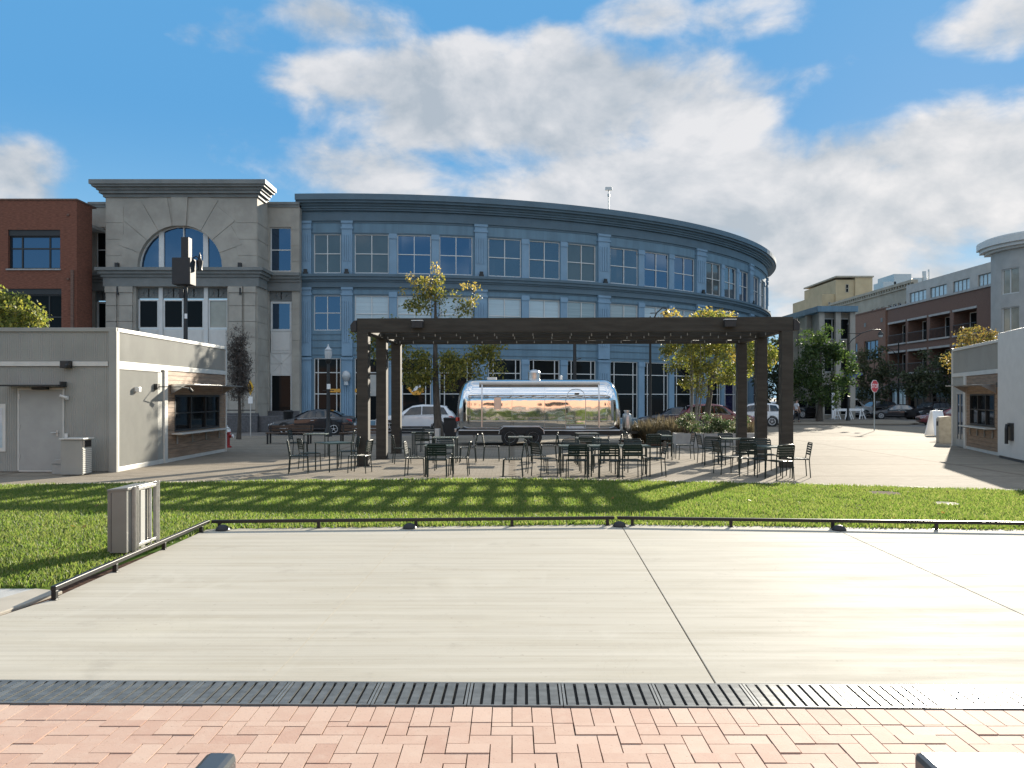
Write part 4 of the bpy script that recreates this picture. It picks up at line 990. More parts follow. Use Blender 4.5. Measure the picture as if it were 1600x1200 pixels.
# ---- curved blue building
BC, RW = (-12.0, 96.5), 39.9
def arc(u, d, v): return (BC[0] + (RW + d) * math.sin(u), BC[1] - (RW + d) * math.cos(u), v)
def theta(px, r=RW):
    k = (px - CX) / F; a = k * k + 1; bq = -2 * (k * BC[0] + BC[1]); c_ = BC[0] ** 2 + BC[1] ** 2 - r * r
    D = bq * bq - 4 * a * c_
    if D < 0: return None
    Y = (-bq - math.sqrt(D)) / (2 * a); return math.atan2(k * Y - BC[0], BC[1] - Y)
t = thing('office_building', 'long curved blue three-storey office building with deep cornice and light blue pilasters', 'building', (0, 0, 0))
TH0 = theta(471); TH1 = 1.42; DU = .03
PIL = [(472, 487), (534.5, 551), (741.5, 760), (933.5, 951), (1087, 1101)]
PIL = [(theta(a), theta(b)) for a, b in PIL]
bay = (PIL[4][0] - PIL[2][0]) / 2; pw = PIL[3][1] - PIL[3][0]
for k in (1, 2, 3): PIL.append((PIL[4][0] + bay * k, PIL[4][0] + bay * k + pw))
WIN = [(theta(490.5), theta(532.5))]
for k in range(1, 7):
    a, c_ = PIL[k][1], PIL[k + 1][0]; wdt = (c_ - a); g = wdt * .017; sw = (wdt - 2 * g) / 3 * .855; gap = ((wdt - 2 * g) - 3 * sw) / 2
    for i in range(3): WIN.append((a + g + i * (sw + gap), a + g + i * (sw + gap) + sw))
UP, MID, GRD = (10.38, 13.05), (6.45, 8.85), (.25, 4.55)
holes = [(a, c_, *r_) for a, c_ in WIN for r_ in (UP, MID, GRD)]
b = MB(arc); b.wall(TH0, TH1, SZ - .2, 15.0, holes, -.45, 0, DU); wall = b.build('wall', M['blue'], t)
b = MB(arc)                                         # recessed spandrel boards between the pilasters
for a, c_ in [(PIL[k][1], PIL[k + 1][0]) for k in range(len(PIL) - 1)]:
    for v in (4.75, 5.25, 5.75, 6.15): b.boxn(a, c_, .0, .035, v, v + .05, DU)
    b.boxn(a, c_, 0, .05, 13.82, 13.9, DU); b.boxn(a, c_, 0, .04, 13.1, 13.16, DU); b.boxn(a, c_, 0, .05, 9.28, 9.36, DU); b.boxn(a, c_, 0, .04, 8.9, 8.96, DU)
b.build('wall_boards', M['blue_dark'], t)
def back_fill(u0, u1): return
b = MB(); pts = [arc(TH0 + (TH1 - TH0) * i / 40, -.45, 0)[:2] for i in range(41)]
b.slab(pts + [(29, 99), (arc(TH0, 0, 0)[0], 99)], 14.6, 14.95); b.build('roof', M['off_white'], t)
b = MB(); b.box(arc(TH0, 0, 0)[0], 29.1, 98.6, 99, SZ - .2, 14.599)
x0 = arc(TH0, 0, 0)[0]; b.box(x0, x0 + .35, 57.2, 98.6, SZ - .2, 14.599); b.build('rear_wall', M['blue'], t)
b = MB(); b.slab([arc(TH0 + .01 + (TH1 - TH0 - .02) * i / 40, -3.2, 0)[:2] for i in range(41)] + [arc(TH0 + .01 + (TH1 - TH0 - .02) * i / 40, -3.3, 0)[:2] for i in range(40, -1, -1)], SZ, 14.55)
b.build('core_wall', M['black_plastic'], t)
def cornice(name, steps, m_):
    b = MB(arc)
    for d0, d1, v0, v1 in steps: b.boxn(TH0 - .004, TH1, d0, d1, v0, v1, DU)
    return b.build(name, m_, t)
cornice('cornice', [(-.45, .06, 15.0, 15.10), (-.45, .30, 14.62, 14.75), (-.45, .42, 14.751, 14.9), (-.45, .55, 14.901, 15.06), (-.45, .80, 15.061, 15.22), (-.45, .95, 15.221, 15.62)], M['blue_dark'])
cornice('frieze', [(.0, .12, 13.95, 14.60)], M['blue_dark'])
cornice('ledge', [(.0, .16, 9.40, 9.78), (.0, .24, 9.781, 9.90), (.0, .36, 9.901, 10.10), (.0, .46, 10.101, 10.28)], M['blue_dark'])
for a, c_ in PIL:
    b = MB(arc); w_ = c_ - a; e = w_ * .18
    for v0, v1 in ((SZ, 4.6), (4.7, 9.39), (10.29, 13.94)):
        b.boxn(a, c_, .002, .16, v0, v1, DU); [b.box(a + w_ * q, a + w_ * (q + .12), .16, .20, v0 + .9, v1 - .95) for q in (.12, .32, .52, .74)]
        b.boxn(a - w_ * .08, c_ + w_ * .08, .002, .22, v1 - .55, v1 - .42, DU) if v0 > 0 else None
        b.boxn(a - w_ * .06, c_ + w_ * .06, .002, .23, v1 - .16, v1 - .001, DU)
    b.build('pilaster', M['blue_light'], t)
for k in range(1, 7):
    ws = WIN[1 + 3 * (k - 1): 4 + 3 * (k - 1)]
    for (a, c_), (a2, c2) in zip(ws, ws[1:]):
        b = MB(arc); g = (a2 - c_) * .06
        for v0, v1 in ((SZ, 4.55), (6.2, 9.1), (10.29, 13.12)):
            b.box(c_ + g, a2 - g, .002, .07, v0, v1); b.box(c_ + g * .2, a2 - g * .2, .002, .12, v1 - .36, v1 - .05)
        b.build('slim_pilaster', M['blue_light'], t)
tr = random.Random(11)
for i, (a, c_) in enumerate(WIN):
    g1 = M[{0: 'glass_grey', 1: 'glass_grey', 4: 'glass_cloud', 5: 'glass_cloud', 6: 'glass_grey', 7: 'glass_cloud', 10: 'glass_grey', 11: 'glass_cloud', 14: 'glass_grey'}.get(i, 'glass_sky')]
    window(arc, t, a, c_, *UP, -.06, g1, M['white_trim'], (.5,), (.5,), .055, du=DU, tilt=tr.uniform(-.05, .05))
    window(arc, t, a, c_, *MID, -.06, M['glass_sky' if i == 0 else 'glass_blind_dim' if i in (6, 7, 9, 10) else 'glass_blind'], M['white_trim'], (.5,), (.5,) if i == 0 else (.48,), .055, du=DU, tilt=tr.uniform(-.02, .02))
    window(arc, t, a, c_, *GRD, -.06, M['glass_purple'] if i in (11, 12, 13) else M['glass_dark'], M['white_trim'], (.15, .84), (.43, .77), .06, du=DU, tilt=tr.uniform(-.02, .02), name='shop_window')
for k in range(len(PIL)):
    a = (PIL[k][0] + PIL[k][1]) / 2; b = MB(arc); b.box(a - .004, a + .004, .24, .40, 10.285, 10.42); b.box(a - .003, a + .003, .28, .38, 10.42, 10.62); b.build('ledge_light', M['black'], t)
a = (PIL[1][0] + PIL[1][1]) / 2
b = MB(arc); b.box(a - .006, a + .006, .20, .34, 3.1, 3.3); b.build('wall_bracket', M['black'], t)
p_ = arc(a, .5, 0)
b = MB(); b.lathe([(.02, 2.95), (.2, 3.0), (.26, 3.2), (.30, 3.24), (.29, 3.42), (.2, 3.60), (.05, 3.68), (.004, 3.68)], 20, (p_[0], p_[1], 0)); b.box(p_[0] - .03, p_[0] + .03, p_[1], p_[1] + .5, 2.82, 2.9); b.lathe([(.16, 2.7), (.14, 2.95)], 16, (p_[0], p_[1], 0)); b.build('globe_lamp', M['lens'], t, smooth=60)
# orange film and graphics on the shop windows
b = MB(arc); b.box(theta(512), theta(532), -.055, -.045, Z(613, 56.6), Z(607.5, 56.6)); b.box(theta(553), theta(566), -.055, -.045, Z(613, 56.6), Z(607.5, 56.6)); b.build('orange_stripe', M['orange'], t)
b = MB(arc)
def gpoly(mb, pts, d0, d1):
    n = len(pts); mb.add([(theta(x_), d0, Z(y_, 57)) for x_, y_ in pts] + [(theta(x_), d1, Z(y_, 57)) for x_, y_ in pts], [tuple(range(n)), tuple(range(2 * n - 1, n - 1, -1))] + [(i, (i + 1) % n, (i + 1) % n + n, i + n) for i in range(n)])
gpoly(b, [(636, 607), (641, 604), (646, 613), (654, 606), (662, 606), (663, 611), (656, 617), (645, 617)], -.055, -.04); b.build('window_graphic', M['orange'], t)
b = MB(arc); gpoly(b, [(643, 612), (652, 600), (656, 599), (658, 604), (650, 610)], -.039, -.03); b.build('window_graphic', M['sign_white'], t)
b = MB(arc); b.box(theta(576), theta(591), -.055, -.045, 1.95, 3.42); b.build('window_poster', M['off_white'], t)

# roof mast
Yr = 63.5; x_ = X(951, Yr); zr = 14.95
t = thing('roof_mast', 'thin sensor mast on a tripod on the roof of the curved blue building', 'mast', (x_, Yr, zr))
b = MB(); ztop = Z(297, Yr) - zr; b.tube([(0, 0, 0), (0, 0, ztop)], .05, 8); b.build('pole', M['steel'], t)
b = MB()
for a in (0, 2.1, 4.2): b.tube([(0, 0, 1.1), (.55 * math.cos(a), .55 * math.sin(a), 0)], .03, 6)
b.build('tripod', M['steel'], t)
b = MB(); b.box(-.26, .26, -.12, .12, ztop - .02, ztop + .22); b.lathe([(.1, ztop - .5), (.1, ztop - .3)], 10); b.build('sensor_box', M['steel'], t, bevel=.01)

# ---- stone building with the arched window
t = thing('stone_building', 'grey stone building with a big arched window and heavy dark cornice', 'building', (0, 0, 0))
YA, YB = 53.6, 55.9
fA = lambda u, d, v: (u, YA - d, v); fB = lambda u, d, v: (u, YB - d, v)
xa = lambda px: X(px, YA); za = lambda py: Z(py, YA); xb = lambda px: X(px, YB); zb = lambda py: Z(py, YB)
ax, ar, az0 = xa(281), 2.75, za(418)
xL, xR = xa(165), xa(402)
# upper wall with the arch cut out
b = MB(fA); n = 28
b.box(xL, ax - ar, -.6, 0, az0, 15.2); b.box(ax + ar, xR, -.6, 0, az0, 15.2)
for i in range(n):
    a0, a1 = PI - PI * i / n, PI - PI * (i + 1) / n; p0 = (ax + ar * math.cos(a0), az0 + ar * math.sin(a0)); p1 = (ax + ar * math.cos(a1), az0 + ar * math.sin(a1))
    b.add([(p0[0], -.6, p0[1]), (p1[0], -.6, p1[1]), (p1[0], -.6, 15.2), (p0[0], -.6, 15.2), (p0[0], 0, p0[1]), (p1[0], 0, p1[1]), (p1[0], 0, 15.2), (p0[0], 0, 15.2)],
          [(0, 1, 2, 3), (7, 6, 5, 4), (0, 4, 5, 1), (3, 2, 6, 7)])
b.wall(xL, xR, SZ - .2, az0, [(xa(212), xa(355), 0, 9.03)], -.6, 0)
b.box(xR - .6, xR, -2.35, -.6, SZ - .2, 15.2); b.box(xL, xL + .6, -2.35, -.6, SZ - .2, 15.2); b.build('wall', M['stone'], t)
b = MB(fA)                                          # coursed stone: thin joints standing as shallow blocks
for v in [k * 1.07 + .35 for k in range(14)]:
    for (u0, u1) in ((xL + .02, ax - ar - .9 if v > az0 else xa(211)), (ax + ar + .9 if v > az0 else xa(356), xR - .02)):
        if v + 1.02 > 15.0 or u1 - u0 < .3: continue
        if 9.0 < v + .5 < az0: continue
        k = max(1, int((u1 - u0) / 1.4)); w_ = (u1 - u0) / k
        for q in range(k): b.box(u0 + q * w_ + .015, u0 + (q + 1) * w_ - .015, 0, .03, v + .015, v + 1.055)
b.build('stone_cladding', M['stone'], t, bevel=.008)
b = MB(lambda u, d, v: (xR + d, YA + u, v))
for v in [k * 1.07 + .35 for k in range(14)]:
    if v + 1.02 > 15.0 or 9.0 < v + .5 < az0: continue
    b.box(.02, 2.28, 0, .03, v + .015, v + 1.055)
b.build('stone_cladding', M['stone'], t, bevel=.008)
for k in range(9):                                  # voussoirs
    a0, a1 = PI - PI * k / 9, PI - PI * (k + 1) / 9; r1 = (3.9, 4.3, 4.7, 5.0, 4.2, 5.0, 4.7, 4.3, 3.9)[k]; e = .012
    a0 -= e * .4; a1 += e * .4; dd = .09 if k == 4 else .045
    q = [(ax + r_ * math.cos(a), az0 + r_ * math.sin(a)) for r_, a in ((ar, a0), (ar, (a0 + a1) / 2), (ar, a1), (r1, a1), (r1, a0))]
    if k == 4: q = [(ax - .42, az0 + ar - .05), (ax + .42, az0 + ar - .05), (ax + .55, 15.0), (ax - .55, 15.0)]
    m_ = len(q); b = MB(fA); b.add([(x_, .001, z_) for x_, z_ in q] + [(x_, dd, z_) for x_, z_ in q], [tuple(range(m_)), tuple(range(2 * m_ - 1, m_ - 1, -1))] + [(i, (i + 1) % m_, (i + 1) % m_ + m_, i + m_) for i in range(m_)])
    b.build('voussoir', M['stone'], t, bevel=.01)
def lcorn(steps, name, m_, u0, u1, f, ret=None):
    b = MB(f)
    for d1, v0, v1 in steps:
        b.box(u0 - d1, u1 + d1, -1.8, d1, v0, v1)
    return b.build(name, m_, t)
lcorn([(.12, 14.85, 15.06), (.30, 15.061, 15.25), (.42, 15.251, 15.42), (.62, 15.421, 15.56), (.74, 15.561, 15.84)], 'cornice', M['stone_dark'], xL, xR, fA)
lcorn([(.12, 9.06, 9.66), (.22, 9.661, 9.85), (.36, 9.851, 10.05), (.50, 10.051, 10.25)], 'ledge', M['stone_dark'], xL, xR, fA)
b = MB(); b.box(xL, xR, YA + .6, 99, 14.9, 15.19); b.build('roof', M['off_white'], t)
b = MB(fA)                                          # arched window
q = [(ax + (ar - .05) * math.cos(PI * i / 24), az0 + (ar - .05) * math.sin(PI * i / 24)) for i in range(25)]
def ring_(r0, r1, d0, d1, mb):
    for i in range(24):
        a0, a1 = PI * i / 24, PI * (i + 1) / 24; qq = [(r0, a0), (r1, a0), (r1, a1), (r0, a1)]; qq = [(ax + r_ * math.cos(a), az0 + r_ * math.sin(a)) for r_, a in qq]
        mb.add([(x_, d0, z_) for x_, z_ in qq] + [(x_, d1, z_) for x_, z_ in qq], [(0, 1, 2, 3), (7, 6, 5, 4), (0, 4, 5, 1), (1, 5, 6, 2), (2, 6, 7, 3), (3, 7, 4, 0)])
ring_(ar - .08, ar, -.45, -.35, b); b.box(ax - ar, ax + ar, -.45, -.33, az0, az0 + .08)
for px, w_ in ((249, .16), (318.5, .16), (284, .035)):
    x_ = xa(px); hh = math.sqrt(max(0, ar ** 2 - (x_ - ax) ** 2)); b.box(x_ - w_, x_ + w_, -.45, -.30, az0 + .08, az0 + hh)
aw = b.build('arched_window', M['white_trim'], t)
b = MB(fA); b.add([(x_, -.42, z_) for x_, z_ in q] + [(x_, -.5, z_) for x_, z_ in q], [tuple(range(25)), tuple(range(49, 24, -1))] + [(i, (i + 1) % 25, (i + 1) % 25 + 25, i + 25) for i in range(25)]); b.build('pane', M['glass_sky'], aw)
def lattice(f, u0, u1, v0, v1, d, nx, m_):
    b = MB(f); b.box(u0, u1, d - .06, d - .04, v0, v1); w_ = (u1 - u0) / nx; tk = .022
    for k in range(nx):
        a, c_ = u0 + k * w_, u0 + (k + 1) * w_; mu, mv_ = (a + c_) / 2, (v0 + v1) / 2
        for p, q_ in (((a, v0), (c_, v1)), ((a, v1), (c_, v0)), ((mu, v0), (mu, v1)), ((a, mv_), (c_, mv_)), ((a, v0), (a, v1)), ((c_, v0), (c_, v1))):
            dx_, dz_ = q_[0] - p[0], q_[1] - p[1]; L_ = math.hypot(dx_, dz_); nx_, nz_ = -dz_ / L_ * tk, dx_ / L_ * tk
            b.add([(p[0] + nx_, d - .04, p[1] + nz_), (q_[0] + nx_, d - .04, q_[1] + nz_), (q_[0] - nx_, d - .04, q_[1] - nz_), (p[0] - nx_, d - .04, p[1] - nz_)] + [(p[0] + nx_, d, p[1] + nz_), (q_[0] + nx_, d, q_[1] + nz_), (q_[0] - nx_, d, q_[1] - nz_), (p[0] - nx_, d, p[1] - nz_)],
                  [(0, 1, 2, 3), (7, 6, 5, 4), (0, 4, 5, 1), (1, 5, 6, 2), (2, 6, 7, 3), (3, 7, 4, 0)])
    b.box(u0, u1, d - .05, d + .01, v0 - .03, v0 + .03); b.box(u0, u1, d - .05, d + .01, v1 - .03, v1 + .03)
    return b.build('lattice_panel', m_, t)
for p0, p1, gl in ((213, 245, M['glass_dark']), (252, 316, M['glass_dark']), (323, 354, M['glass_beige'])):
    u0, u1 = xa(p0), xa(p1)
    lattice(fA, u0, u1, za(465), za(449), -.30, max(1, int((u1 - u0) / .62)), M['stone_dark'])
    window(fA, t, u0, u1, za(513), za(467), -.30, gl, M['white_trim'], (.5,) if p1 - p0 > 50 else (), (), .10)
    b = MB(fA); b.box(u0, u1, -.42, -.33, za(548), za(513.5)); b.box(u0 + .15, u1 - .15, -.33, -.30, za(546), za(516)); b.build('spandrel_panel', M['white_panel'], t)
    window(fA, t, u0, u1, 0, za(549), -.30, M['glass_dark'], M['white_trim'], (), (.7,), .12)
b = MB(fA)
for px in (248.5, 319.5): b.box(xa(px) - .13, xa(px) + .13, -.42, -.24, 0, 9.03)
b.box(xa(283) - .05, xa(283) + .05, -.4, -.27, 0, 8.35); b.build('mullion', M['white_trim'], t)
for p0, p1 in ((167, 183), (188, 208), (359, 379), (383, 400)):
    b = MB(fA)
    for k in range(8): v = SZ + .9 + k * 1.02; b.box(xa(p0), xa(p1), .031, .16, v + .012, v + 1.008)
    b.box(xa(p0) - .05, xa(p1) + .05, .031, .22, 8.65, 9.04); b.build('stone_pilaster', M['stone'], t, bevel=.012)
b = MB(fA); b.box(xL - .1, xR + .12, .031, .26, SZ, .85); b.build('base_course', M['granite'], t)
b = MB(fA)
for px in (186, 377): b.box(xa(px) - .1, xa(px) + .1, .15, .42, 10.25, 10.55); b.box(xa(px) - .06, xa(px) + .06, .17, .23, 8.5, 8.95)
b.build('ledge_light', M['black'], t)
# recessed wings left and right of the arch block
for p0, p1, w0, w1, nm in ((402, 468.2, 422, 455, 0), (138, 168, 150, 168, 1)):
    u0, u1 = xb(p0), xb(p1); hol = [(xb(w0), xb(w1), zb(424), zb(355)), (xb(w0) - .05, xb(w1) + .05, zb(647), zb(453))]
    b = MB(fB); b.wall(u0, u1, SZ - .2, zb(318), hol, -.5, 0); b.build('wall', M['stone'], t)
    b = MB(fB)
    for k in range(14):
        v = .35 + k * 1.07
        if 9.0 < v + .5 < 10.2 or v + 1.05 > zb(320): continue
        b.wall(u0 + .01, u1 - .01, v + .015, v + 1.055, hol, 0, .03)
    b.build('stone_cladding', M['stone'], t, bevel=.006)
    b = MB(fB); b.box(u0, u1, -1.5, .12, zb(320), zb(316)); b.box(u0, u1, -1.5, .06, zb(324), zb(320) - .001); b.build('coping', M['stone_dark'], t)
    b = MB(fB)
    for d1, v0, v1 in ((.12, 9.06, 9.66), (.22, 9.661, 9.85), (.36, 9.851, 10.05), (.5, 10.051, 10.25)): b.box(u0 if nm == 0 else u0, u1 + (.1 if nm == 0 else 0), .031, d1, v0, v1)
    b.build('ledge', M['stone_dark'], t)
    window(fB, t, xb(w0), xb(w1), zb(424), zb(355), -.12, M['glass_sky'] if nm == 0 else M['glass_dark'], M['white_trim'], (), (.49,), .07)
    lattice(fB, xb(w0), xb(w1), zb(469), zb(455), -.12, 2, M['stone_dark'])
    window(fB, t, xb(w0), xb(w1), zb(517), zb(471), -.12, M['glass_sky'] if nm == 0 else M['glass_dark'], M['white_trim'], (), (), .13)
    b = MB(fB); b.box(xb(w0), xb(w1), -.3, -.16, zb(550), zb(517.5)); b.box(xb(w0) + .12, xb(w1) - .12, -.16, -.13, zb(547), zb(521)); b.build('spandrel_panel', M['white_panel'], t)
    lattice(fB, xb(w0), xb(w1), zb(584), zb(551), -.12, 1, M['white_panel'])
    window(fB, t, xb(w0), xb(w1), zb(646), zb(585), -.12, M['glass_dark'], M['white_trim'], (), (), .08)
    b = MB(fB); b.box(u0, u1, .031, .14, SZ, .95); b.build('base_course', M['granite'], t)
b = MB(); b.box(xb(138), xb(468.2) - .02, YB + .5, 98, 14.4, 14.6); b.build('roof', M['off_white'], t)
b = MB(); b.box(xb(138), xb(468), 98, 98.4, SZ, 15); b.build('rear_wall', M['stone'], t)
# low granite wall with a rail before the building
Yw = 50.2; t = thing('retaining_wall', 'dark low granite wall with a thin handrail in front of the stone building', 'wall', (0, 0, 0))
b = MB(); b.box(X(330, Yw), X(402, Yw), Yw, Yw + .5, SZ, Z(649, Yw)); b.box(X(402, Yw), X(463, Yw), Yw + .3, Yw + .8, SZ, Z(650, Yw)); b.build('wall', M['granite'], t, bevel=.02)
b = MB(); zt = Z(641, Yw); b.tube([(X(330, Yw), Yw + .25, zt), (X(397, Yw), Yw + .25, zt)], .03, 8)
for px in (340, 374.5): b.tube([(X(px, Yw), Yw + .25, Z(649, Yw)), (X(px, Yw), Yw + .25, zt)], .025, 6)
b.build('handrail', M['black'], t)

# ---- red brick building at the left edge
t = thing('brick_building', 'red brick building with dark framed windows at the far left', 'building', (0, 0, 0))
YC = 52.0; fC = lambda u, d, v: (u, YC - d, v); xc = lambda px: X(px, YC); zc = lambda py: Z(py, YC)
wu = (xc(12.5), xc(94), zc(420), zc(359)); wl_ = (xc(2), xc(96), zc(530), zc(451))
wl2 = (xc(-110), xc(-30), zc(420), zc(359)); wl3 = (xc(-110), xc(-30), zc(530), zc(451))
b = MB(fC); b.wall(xc(-160), xc(120), SZ, zc(313), [wu, wl_, wl2, wl3], -.5, 0); b.box(xc(120) - .5, xc(120), -1.9, -.5, SZ, zc(313)); b.build('wall', M['brick'], t)
b = MB(fC); b.box(xc(-160), xc(120) + .04, -2.4, .05, zc(313) + .001, zc(310.5)); b.build('coping', M['brick_dark'], t)
b = MB(fC); b.box(xc(-160), xc(120) - .1, -20, -.5, 13.0, 13.2); b.build('roof', M['off_white'], t)
for (u0, u1, v0, v1) in (wu, wl2):
    w_ = window(fC, t, u0, u1, v0, v1 - .36, -.2, M['glass_sky'], M['black'], (.24, .77), (.62,), .09)
    b = MB(fC); b.box(u0, u1, -.3, -.08, v1 - .36, v1); b.build('header', M['black'], w_)
    b = MB(fC); b.box(u0 - .1, u1 + .05, -.2, .08, v0 - .09, v0 - .001); b.build('sill', M['concrete_grey'], w_)
for (u0, u1, v0, v1) in (wl_, wl3):
    w_ = window(fC, t, u0, u1, v0, v1 - .36, -.2, M['glass_dark'], M['black'], (.24, .77), (.5,), .09)
    b = MB(fC); b.box(u0, u1, -.3, -.08, v1 - .36, v1); b.build('header', M['black'], w_)
b = MB(fC)
for py in (336, 436): b.box(xc(105), xc(108.5), 0, .07, zc(py + 1.5), zc(py - 1.5))
b.box(xc(112), xc(116), 0, .14, SZ, zc(422)); b.build('downpipe', M['brick_dark'], t)

# ---- right-hand street: far yellow block, beige block, brick apartments, tower
def simple_block(name, label, x0, x1, y0, y1, z1, m_, roofm=None, cat='building', z0=SZ):
    t = thing(name, label, cat, (0, 0, 0)); return t
t = thing('yellow_building', 'cream yellow stepped building block far down the street', 'building', (0, 0, 0)); Yy = 130
b = MB(); b.box(X(1306, Yy), X(1335, Yy), Yy, Yy + 14, SZ, Z(437, Yy)); b.box(X(1335, Yy) + .003, X(1362, Yy), Yy - .3, Yy + 13, SZ, Z(434, Yy)); b.box(X(1286, Yy), X(1306, Yy) - .003, Yy + .4, Yy + 14, SZ, Z(459, Yy)); b.build('wall', M['yellow_wall'], t)
b = MB(); b.box(X(1306, Yy) - .15, X(1362, Yy) + .15, Yy - .5, Yy + 14, Z(437, Yy) + .32, Z(437, Yy) + .55); b.build('coping', M['beige_wall'], t)
fY = lambda u, d, v: (u, Yy - d, v)
for p0, p1, q0, q1 in ((1321, 1326, 457, 444), (1321, 1326, 482, 470), (1294, 1298, 483, 472)): window(fY, t, X(p0, Yy), X(p1, Yy), Z(q0, Yy), Z(q1, Yy), .06, M['glass_dark'], M['beige_wall'], (), (.5,), .08)
t = thing('beige_building', 'beige masonry building with rows of paired windows and rooftop machinery', 'building', (0, 0, 0))
xq = 49.5; fQ = lambda u, d, v: (xq - d, u, v)
def yq(px, x_=xq): return x_ * F / (px - CX)
zt = 16.0
hs = []
for p0 in (1362, 1369, 1376.5, 1388, 1395.5, 1403, 1414, 1421): y1, y0 = yq(p0), yq(p0 + 5.2); hs.append((y0, y1, 12.2, 13.9))
b = MB(fQ); b.wall(yq(1428), 128, SZ, zt, hs, -.5, 0); b.build('wall', M['beige_wall'], t)
b = MB(fQ); b.box(yq(1428), 128, -.5, .35, zt + .001, zt + .35); b.box(yq(1428), 128, 0, .2, zt - .5, zt - .3)
for k in range(46): y = yq(1428) + .3 + k * .75; b.box(y, y + .35, .0, .25, zt - .28, zt)
b.build('cornice', M['beige_wall'], t)
b = MB(); b.box(xq + .5, xq + 14, yq(1428), 128, zt - .4, zt - .1); b.box(xq + 13.6, xq + 14, yq(1428), 128, SZ, zt - .401); b.build('roof', M['concrete_grey'], t)
for h_ in hs: window(fQ, t, *h_, -.15, M['glass_sky'], M['white_trim'], (), (.5,), .09)
b = MB(); y = 112; b.box(X(1397, y), X(1424, y), y, y + 5, zt, Z(428, y)); b.box(X(1426, y), X(1448, y), y, y + 4, zt, Z(434, y)); b.tube([(X(1444, y), y, zt), (X(1444, y), y, Z(424, y))], .25, 8); b.tube([(X(1451, y), y, zt), (X(1451, y), y, Z(421, y))], .1, 6); b.box(X(1380, y), X(1400, y), y, y + 3, zt, Z(440, y)); b.build('roof_machinery', M['steel'], t)

t = thing('apartment_building', 'brown brick apartment building with recessed balconies and a white top storey', 'building', (0, 0, 0))
xp = 45.5; fP = lambda u, d, v: (xp - d, u, v); yp = lambda px: yq(px, xp)
YP0, YP1 = yp(1557), yp(1384); zP = 12.4
cols = [(1389, 1415), (1419, 1448), (1453, 1484), (1490, 1526)]; rows = [(8.2, 10.6), (4.7, 7.1)]
bal = [(yp(c1), yp(c0), v0, v1) for c0, c1 in cols for v0, v1 in rows]; shops = [(yp(c1), yp(c0), SZ + .3, 3.4) for c0, c1 in cols]
b = MB(fP); b.wall(YP0, YP1, SZ, zP, bal + shops, -1.6, 0); b.build('wall', M['brick_dark'], t)
b = MB(fP); b.box(YP0, YP1, -1.9, -1.601, SZ, zP); b.build('inner_wall', M['brick_tan'], t)
b = MB(fP); b.box(YP0, YP1, -1.6, .12, zP + .001, zP + .22); b.build('coping', M['concrete_grey'], t)
for (u0, u1, v0, v1) in bal:
    w_ = window(fP, t, u0 + .1, u1 - .5, v0 + .05, v1 - .1, -1.4, M['glass_dark'], M['white_trim'], (.5,), (), .08, name='balcony_door')
    b = MB(fP); b.box(u0 - .08, u1 + .08, -1.58, .14, v0 - .18, v0 - .001); bl = b.build('balcony', M['concrete_grey'], t)
    b = MB(fP); b.box(u0 - .1, u1 + .1, -.2, .1, v1 + .001, v1 + .22); b.build('lintel', M['concrete_grey'], t)
    b = MB(fP); n = 14
    for k in range(n + 1): u = u0 + (u1 - u0) * k / n; b.box(u - .015, u + .015, .03, .06, v0, v0 + 1.0)
    b.box(u0, u1, .02, .07, v0 + 1.0, v0 + 1.06); b.build('railing', M['black'], bl)
for i, (u0, u1, v0, v1) in enumerate(shops):
    window(fP, t, u0, u1, v0, v1, -.3, M['glass_blind'] if i in (0, 3) else M['glass_dark'], M['black'], (.33, .66), (.75,), .1, name='shop_window')
    b = MB(fP); b.add([(u0, .01, 3.5), (u1, .01, 3.5), (u1, 1.2, 2.9), (u0, 1.2, 2.9), (u0, .01, 3.42), (u1, .01, 3.42), (u1, 1.2, 2.82), (u0, 1.2, 2.82)], [(0, 1, 2, 3), (7, 6, 5, 4), (0, 4, 5, 1), (1, 5, 6, 2), (2, 6, 7, 3), (3, 7, 4, 0)]); b.build('awning', M['black_plastic'], t)
xs_ = 47.2; fS = lambda u, d, v: (xs_ - d, u, v); ys = lambda px: yq(px, xs_); z0, z1 = 12.0, 15.2
hs = [(ys(p0 + 26), ys(p0), 13.0, 14.2) for p0 in (1421, 1453, 1489, 1528)]
b = MB(fS); b.wall(ys(1560), ys(1416), z0, z1, hs, -.5, 0); b.build('top_storey', M['off_white'], t)
for h_ in hs: window(fS, t, *h_, -.1, M['glass_blind'], M['stone_dark'], (.25, .5, .75), (), .08)
b = MB(); b.box(xp + .1, xp + 16, YP0 + .2, YP1, zP - .6, zP - .4); b.box(xs_ + .5, xs_ + 13, ys(1560), ys(1416), z1 - .3, z1 - .05); b.box(xp + 15.6, xp + 16, YP0, YP1, SZ, zP - .601); b.build('roof', M['concrete_grey'], t)

